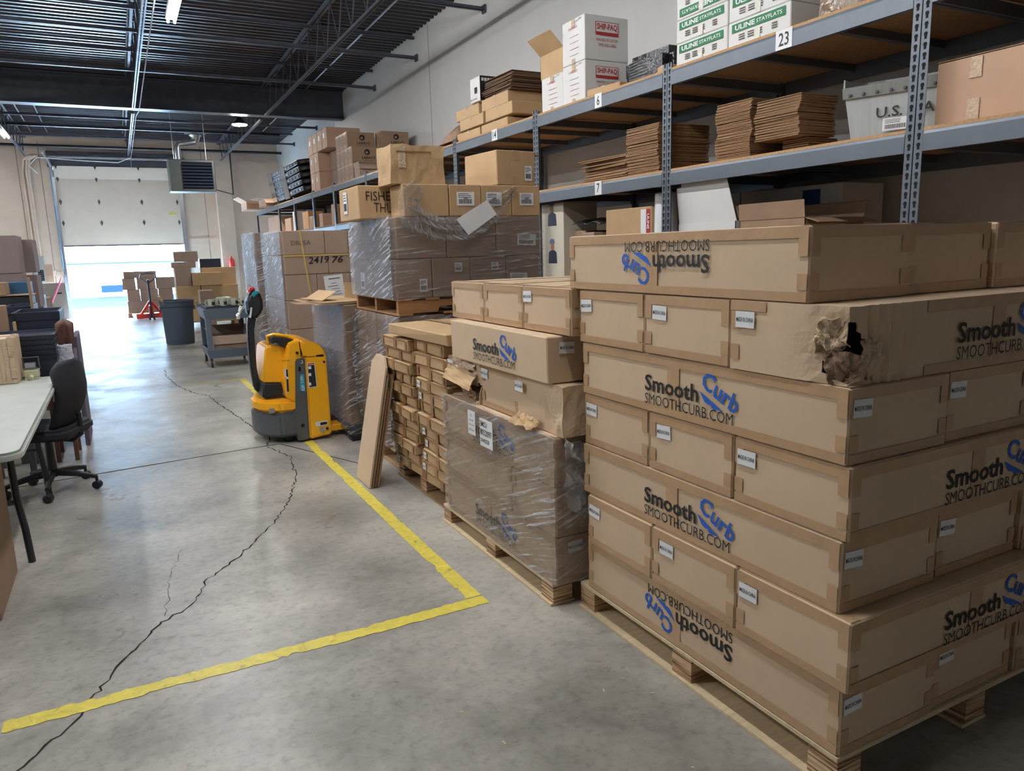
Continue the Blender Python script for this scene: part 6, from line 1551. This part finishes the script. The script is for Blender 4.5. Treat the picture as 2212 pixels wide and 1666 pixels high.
# office chair seen from the side and back
ch = thing('office_chair', 'black mesh office chair turned to the table, five star base', 'chair', (-0.53, 5.62, 0)) 
hubx, huby = -0.0, 0.0
for k in range(5):
    a = math.radians(-18+72*k+16); L_ = 0.27
    ex_, ey_ = L_*math.cos(a), L_*math.sin(a)
    MB().tube([(0, 0, 0.13), (ex_*0.6, ey_*0.6, 0.11), (ex_, ey_, 0.085)], [0.026, 0.02, 0.015], 8).build('base_arm', BLKP, ch, smooth=True)
    MB().lathe([(0.020, -0.024), (0.028, -0.018), (0.028, 0.018), (0.020, 0.024)], (ex_, ey_, 0.029), 12, 'y').build('caster', BLKP, ch, smooth=True)
    MB().tube([(ex_, ey_, 0.05), (ex_, ey_, 0.09)], 0.010, 6).build('caster_stem', BLKP, ch)
MB().tube([(0, 0, 0.10), (0, 0, 0.38)], [0.03, 0.022], 10).build('gas_lift', BLKP, ch, smooth=True)
MB().prism(rrect(0.22, 0.23, 0.08), 0.38, 0.45, 'z').build('seat', BLKM, ch, bevel=0.02, seg=3, smooth=True)
def back(u, v):
    y = (u-0.5)*0.41; z = 0.46+0.46*v
    x = 0.20 + 0.05*math.sin(v*PI*1.25-0.3) + 0.07*v**2 + 0.10*(1-(2*u-1)**2)*0.4
    hw = 0.5+0.5*min(1, (1-v)*5+0.35); s = (0.72+0.28*math.sin(min(1, v*1.4+0.25)*PI/2))*(1 if v < 0.85 else math.cos((v-0.85)/0.15*0.9))
    return Vector((x-0.07, y*s, z*0.955))
cb_ = MB(); cb_.grid(back, 16, 16); o = cb_.build('backrest', BLKM, ch, smooth=True); md = o.modifiers.new('t', 'SOLIDIFY'); md.thickness = 0.035
MB().tube([(0.0, 0, 0.36), (0.16, 0, 0.34), (0.21, 0, 0.38), (0.21, 0, 0.52)], 0.016, 8).build('back_support', BLKP, ch, smooth=True)
for s in (-1, 1):
    MB().tube([(0.02, s*0.22, 0.42), (0.02, s*0.27, 0.45), (0.03, s*0.27, 0.62)], 0.014, 8).build('armrest_post', BLKP, ch, smooth=True)
    MB().box(-0.10, 0.14, s*0.27-0.03, s*0.27+0.03, 0.615, 0.645).build('armrest', BLKP, ch, bevel=0.01)
ch.rotation_euler = (0, 0, -0.35)

# second table further on, stacked black bins, crates
t2 = thing('packing_table', 'dark packing table behind the bins, mostly hidden', 'table', (-1.35, 7.6, 0))
MB().box(-0.70, 0.62, -1.1, 1.3, 0.60, 0.64).build('table_top', DGREY, t2)
for sx in (-0.65, 0.57):
    for sy in (-1.05, 1.25): MB().box(sx-0.025, sx+0.025, sy-0.025, sy+0.025, 0, 0.60).build('leg', DGREY, t2)
def xz(px, py, y): p = on(px, py, y=y); return p.x, p.z
def bin_(lb, px0, px1, py0, py1, y, dep, m=NAVY, grp=None, rim=True, z0=None):
    xa, za = xz(px0, py0, y); xb, zb_ = xz(px1, py1, y); zb_ = z0 if z0 is not None else zb_
    r = thing('storage_bin', lb, 'bin', ((xa+xb)/2, y+dep/2, zb_), 0, grp); w = (xb-xa)/2; h = za-zb_
    frust(w*0.92, dep/2*0.92, w*0.985, dep/2*0.985, 0, h*0.97, 0.01).build('bin_body', m, r)
    frust(w*1.0, dep/2, w*1.02, dep/2*1.02, h*0.86, h, 0.02).build('rim', m, r, bevel=0.003)
    return r
yN = 6.05
xa, zt_ = xz(-70, 735, yN); xb, _ = xz(119, 735, yN)
nb_ = 6; zbot = 0.645; 
stk = thing('bin_stand', 'low grey stand under the nested black bins behind the white table', 'stand', ((xa+xb)/2, yN+0.28, 0))
MB().box(-(xb-xa)/2+0.06, (xb-xa)/2-0.30, -0.2, 0.2, 0.58, 0.60).build('stand_top', DGREY, stk)
for sx in (-1, 1):
    for sy in (-1, 1): MB().box(sx*0.10-0.12, sx*0.10-0.08, sy*0.16-0.02, sy*0.16+0.02, 0, 0.58).build('leg', DGREY, stk)
ztop = zt_; h1 = (ztop-0.605)
for k in range(5):
    z0 = 0.602+0.032*k*(h1/0.35); 
    r = thing('storage_bin', 'black bin in the nested stack behind the white table, %s from below' % ['first', 'second', 'third', 'fourth', 'topmost'][k], 'bin', ((xa+xb)/2, yN+0.28, z0), 0, 'nested black bins')
    w = (xb-xa)/2; hb2 = ztop-0.602-0.032*4*(h1/0.35)
    frust(w*0.90, 0.24, w*0.98, 0.27, 0, hb2-0.004, 0.012).build('bin_body', NAVY, r)
    frust(w*0.985, 0.272, w*1.0, 0.28, hb2-0.024*(h1/0.35), hb2, 0.02).build('rim', NAVY, r)
for k in range(2): bin_('open black tote on the packing table, %s' % ['the near one showing its full side', 'the one behind it'][k], (24, 5)[k], (136, 78)[k], (677, 664)[k], 735, (6.75, 7.4)[k], 0.55, m=NAVY, grp='open black totes', z0=0.645)
xr, zr_ = xz(126, 685, 6.3)
# curved brown chair back
wc = MB()
pb0, pb1 = on(140, 808, y=6.4), on(150, 690, y=6.4)
wc.grid(lambda u, v: Vector((on(120, 800, y=6.4).x - 0.09+0.12*u + 0.12*v+0.03*math.sin(v*3), 6.40+0.05*math.sin(u*PI), pb0.z-0.12 + (pb1.z-pb0.z+0.12)*v - 0.03*(2*u-1)**2)), 10, 12)
wcr = thing('wooden_chair', 'reddish brown curved chair back rising beside the black bins', 'chair', (0, 0, 0))
o = wc.build('backrest', mat('red_brown', (98, 66, 58), 0.6), wcr, smooth=True); o.modifiers.new('t', 'SOLIDIFY').thickness = 0.02
xs0 = on(120, 800, y=6.4).x - 0.10
for (lx, ly) in ((0.04, 0.02), (0.16, 0.02), (0.04, 0.36), (0.16, 0.36)): MB().box(xs0+lx-0.015, xs0+lx+0.015, 6.4+ly, 6.43+ly, 0, 0.44 if ly > 0.1 else pb0.z-0.09).build('leg', mat('red_brown', (98, 66, 58), 0.6), wcr)
MB().box(xs0+0.0, xs0+0.19, 6.43, 6.82, 0.44, 0.47).build('seat', mat('red_brown', (98, 66, 58), 0.6), wcr)
# standing carton with paper label
a0, a1 = on(155, 725, y=7.0), on(189, 850, y=7.0)
sc_ = carton('slim carton with white print standing on the floor beyond the chairs', a0.x, a1.x-0.02, 6.9, 7.5, 0.001, a0.z, m=mat('plum_card', (92, 80, 96), 0.6), tape=None)
w, d, h = dims(sc_); MB().box(-w*0.8, w*0.5, -d-0.0045, -d-0.004, h*0.55, h*0.9).build('white_label', mat('lilac_paper', (150, 146, 170), 0.6), sc_)
bwp = MB(); q0, q1 = on(120, 812, y=6.25), on(146, 742, y=6.25)
bwp.grid(lambda u, v: Vector((q0.x+(q1.x-q0.x)*(u*0.8+0.1)+0.02, 6.22-0.03*math.sin(u*PI), 0.4+(q1.z-0.4)*v)) + mnoise.noise_vector(Vector((u*9, v*16, 0)))*0.008, 14, 30)
o = bwp.build('bubble_wrap', mat('bubble', (200, 206, 220), 0.15, bump=1.0, bscale=50), smooth=True); o.modifiers.new('t', 'SOLIDIFY').thickness = 0.02; tag(o, 'roll end of silvery bubble wrap against the black bins', 'bubble wrap')
# far left stacks
yS = 9.0
x1_, z1_ = xz(33, 508, yS)
for k in range(4):
    for j in range(2):
        dz = 0.38; z0 = z1_-dz*(k+1)
        if z0 < 0.001: z0 = 0.001
        carton('grey carton in the tall stack at the left edge, %s, %s' % (['top', 'second from top', 'third from top', 'lowest'][k], ['near column', 'far column'][j]), x1_-0.75+0.04*j, x1_-0.0+0.09*j, yS+0.52*j, yS+0.5+0.52*j, z0+0.001, z1_-dz*k-0.03*j-0.001, m=mat('plum_grey_card', (132, 116, 114), 0.75, var=0.06), tape=None, group='grey cartons stacked at the left edge')
def slab(lb, name, cat, px0, px1, py0, py1, y, dep, m, z0=None, grp=None):
    xa, za = xz(px0, py0, y); xb, zb_ = xz(px1, py1, y)
    o = MB().box(xa, xb, y, y+dep, z0 if z0 is not None else zb_, za).build(name, m, bevel=0.004); return tag(o, lb, cat, grp)
slab('blue lidded tote at the left, before the tall grey stack', 'blue_tote', 'tote', 15, 62, 611, 640, 8.3, 0.5, mat('tote_blue', (36, 78, 110), 0.5), z0=0.645)
xa, za = xz(-20, 640, 7.98); xb = xz(72, 640, 7.98)[0]
ht_ = (za-0.642)/4
for k in range(4):
    o = MB().box(xa, xb-0.01*(k % 2), 7.98, 8.26, 0.6415+ht_*k, 0.6415+ht_*(k+1)-0.012).build('flat_tray', NAVY if k % 2 == 0 else BLKP, bevel=0.004)
    tag(o, 'dark flat tray in the pile left on the packing table, %s' % nth[k], 'tray', 'dark trays on the packing table')
o = MB().box(xa, xb, 7.97, 8.28, za-0.006, za).build('brown_sheet', CARDD); tag(o, 'brown sheet lying over the pile of dark trays', 'cardboard')
slab('narrow dark brown post of folded board standing on the table', 'board_post', 'cardboard', 57, 72, 600, 668, 7.3, 0.08, CARDD, z0=0.6415)
slab('glossy dark blue bagged drum behind the board post', 'bagged_drum', 'drum', 72, 96, 640, 678, 10.25, 0.5, NAVY, z0=0.001)
slab('pale blue bag hanging over the dark drum', 'blue_bag', 'bag', 70, 84, 607, 639, 10.3, 0.3, mat('pale_blue', (120, 140, 176), 0.3), z0=xz(72, 640, 10.25)[1]+0.001)
slab('small plum brown carton before the dimpled dock plate', 'carton', 'carton', 92, 109, 644, 668, 11.0, 0.4, CARDG, z0=0.001)
slab('brown carton lying at the left edge behind the taped carton', 'carton', 'carton', -30, 20, 662, 728, 6.62, 0.10, CARDD, z0=0.6415)
slab('thin tan board standing left of the open black tote', 'tan_board', 'cardboard', 26, 37, 696, 726, 6.66, 0.06, CARD2, z0=0.6415)
slab('tan carton top peeking at the left edge before the blue tote', 'carton', 'carton', -20, 14, 612, 640, 8.0, 0.28, CARDD, z0=za+0.001)
# litter on the floor
for k in range(26):
    r = random.Random(100+k); x, y = r.uniform(0.2, 1.55), r.uniform(1.3, 4.2)
    if k < 10: x, y = r.uniform(0.7, 1.55), r.uniform(1.2, 2.4)
    o = MB().box(-0.5, 0.5, -0.5, 0.5, 0, 1).build('debris', WOOD if k % 3 else CARD2); o.scale = (r.uniform(.004, .018), r.uniform(.002, .006), 0.0015); o.location = (x, y, 0.0003); o.rotation_euler = (0, 0, r.uniform(0, 3))
    tag(o, 'tiny splinter of wood or board on the concrete floor', 'debris', 'splinters on the floor')
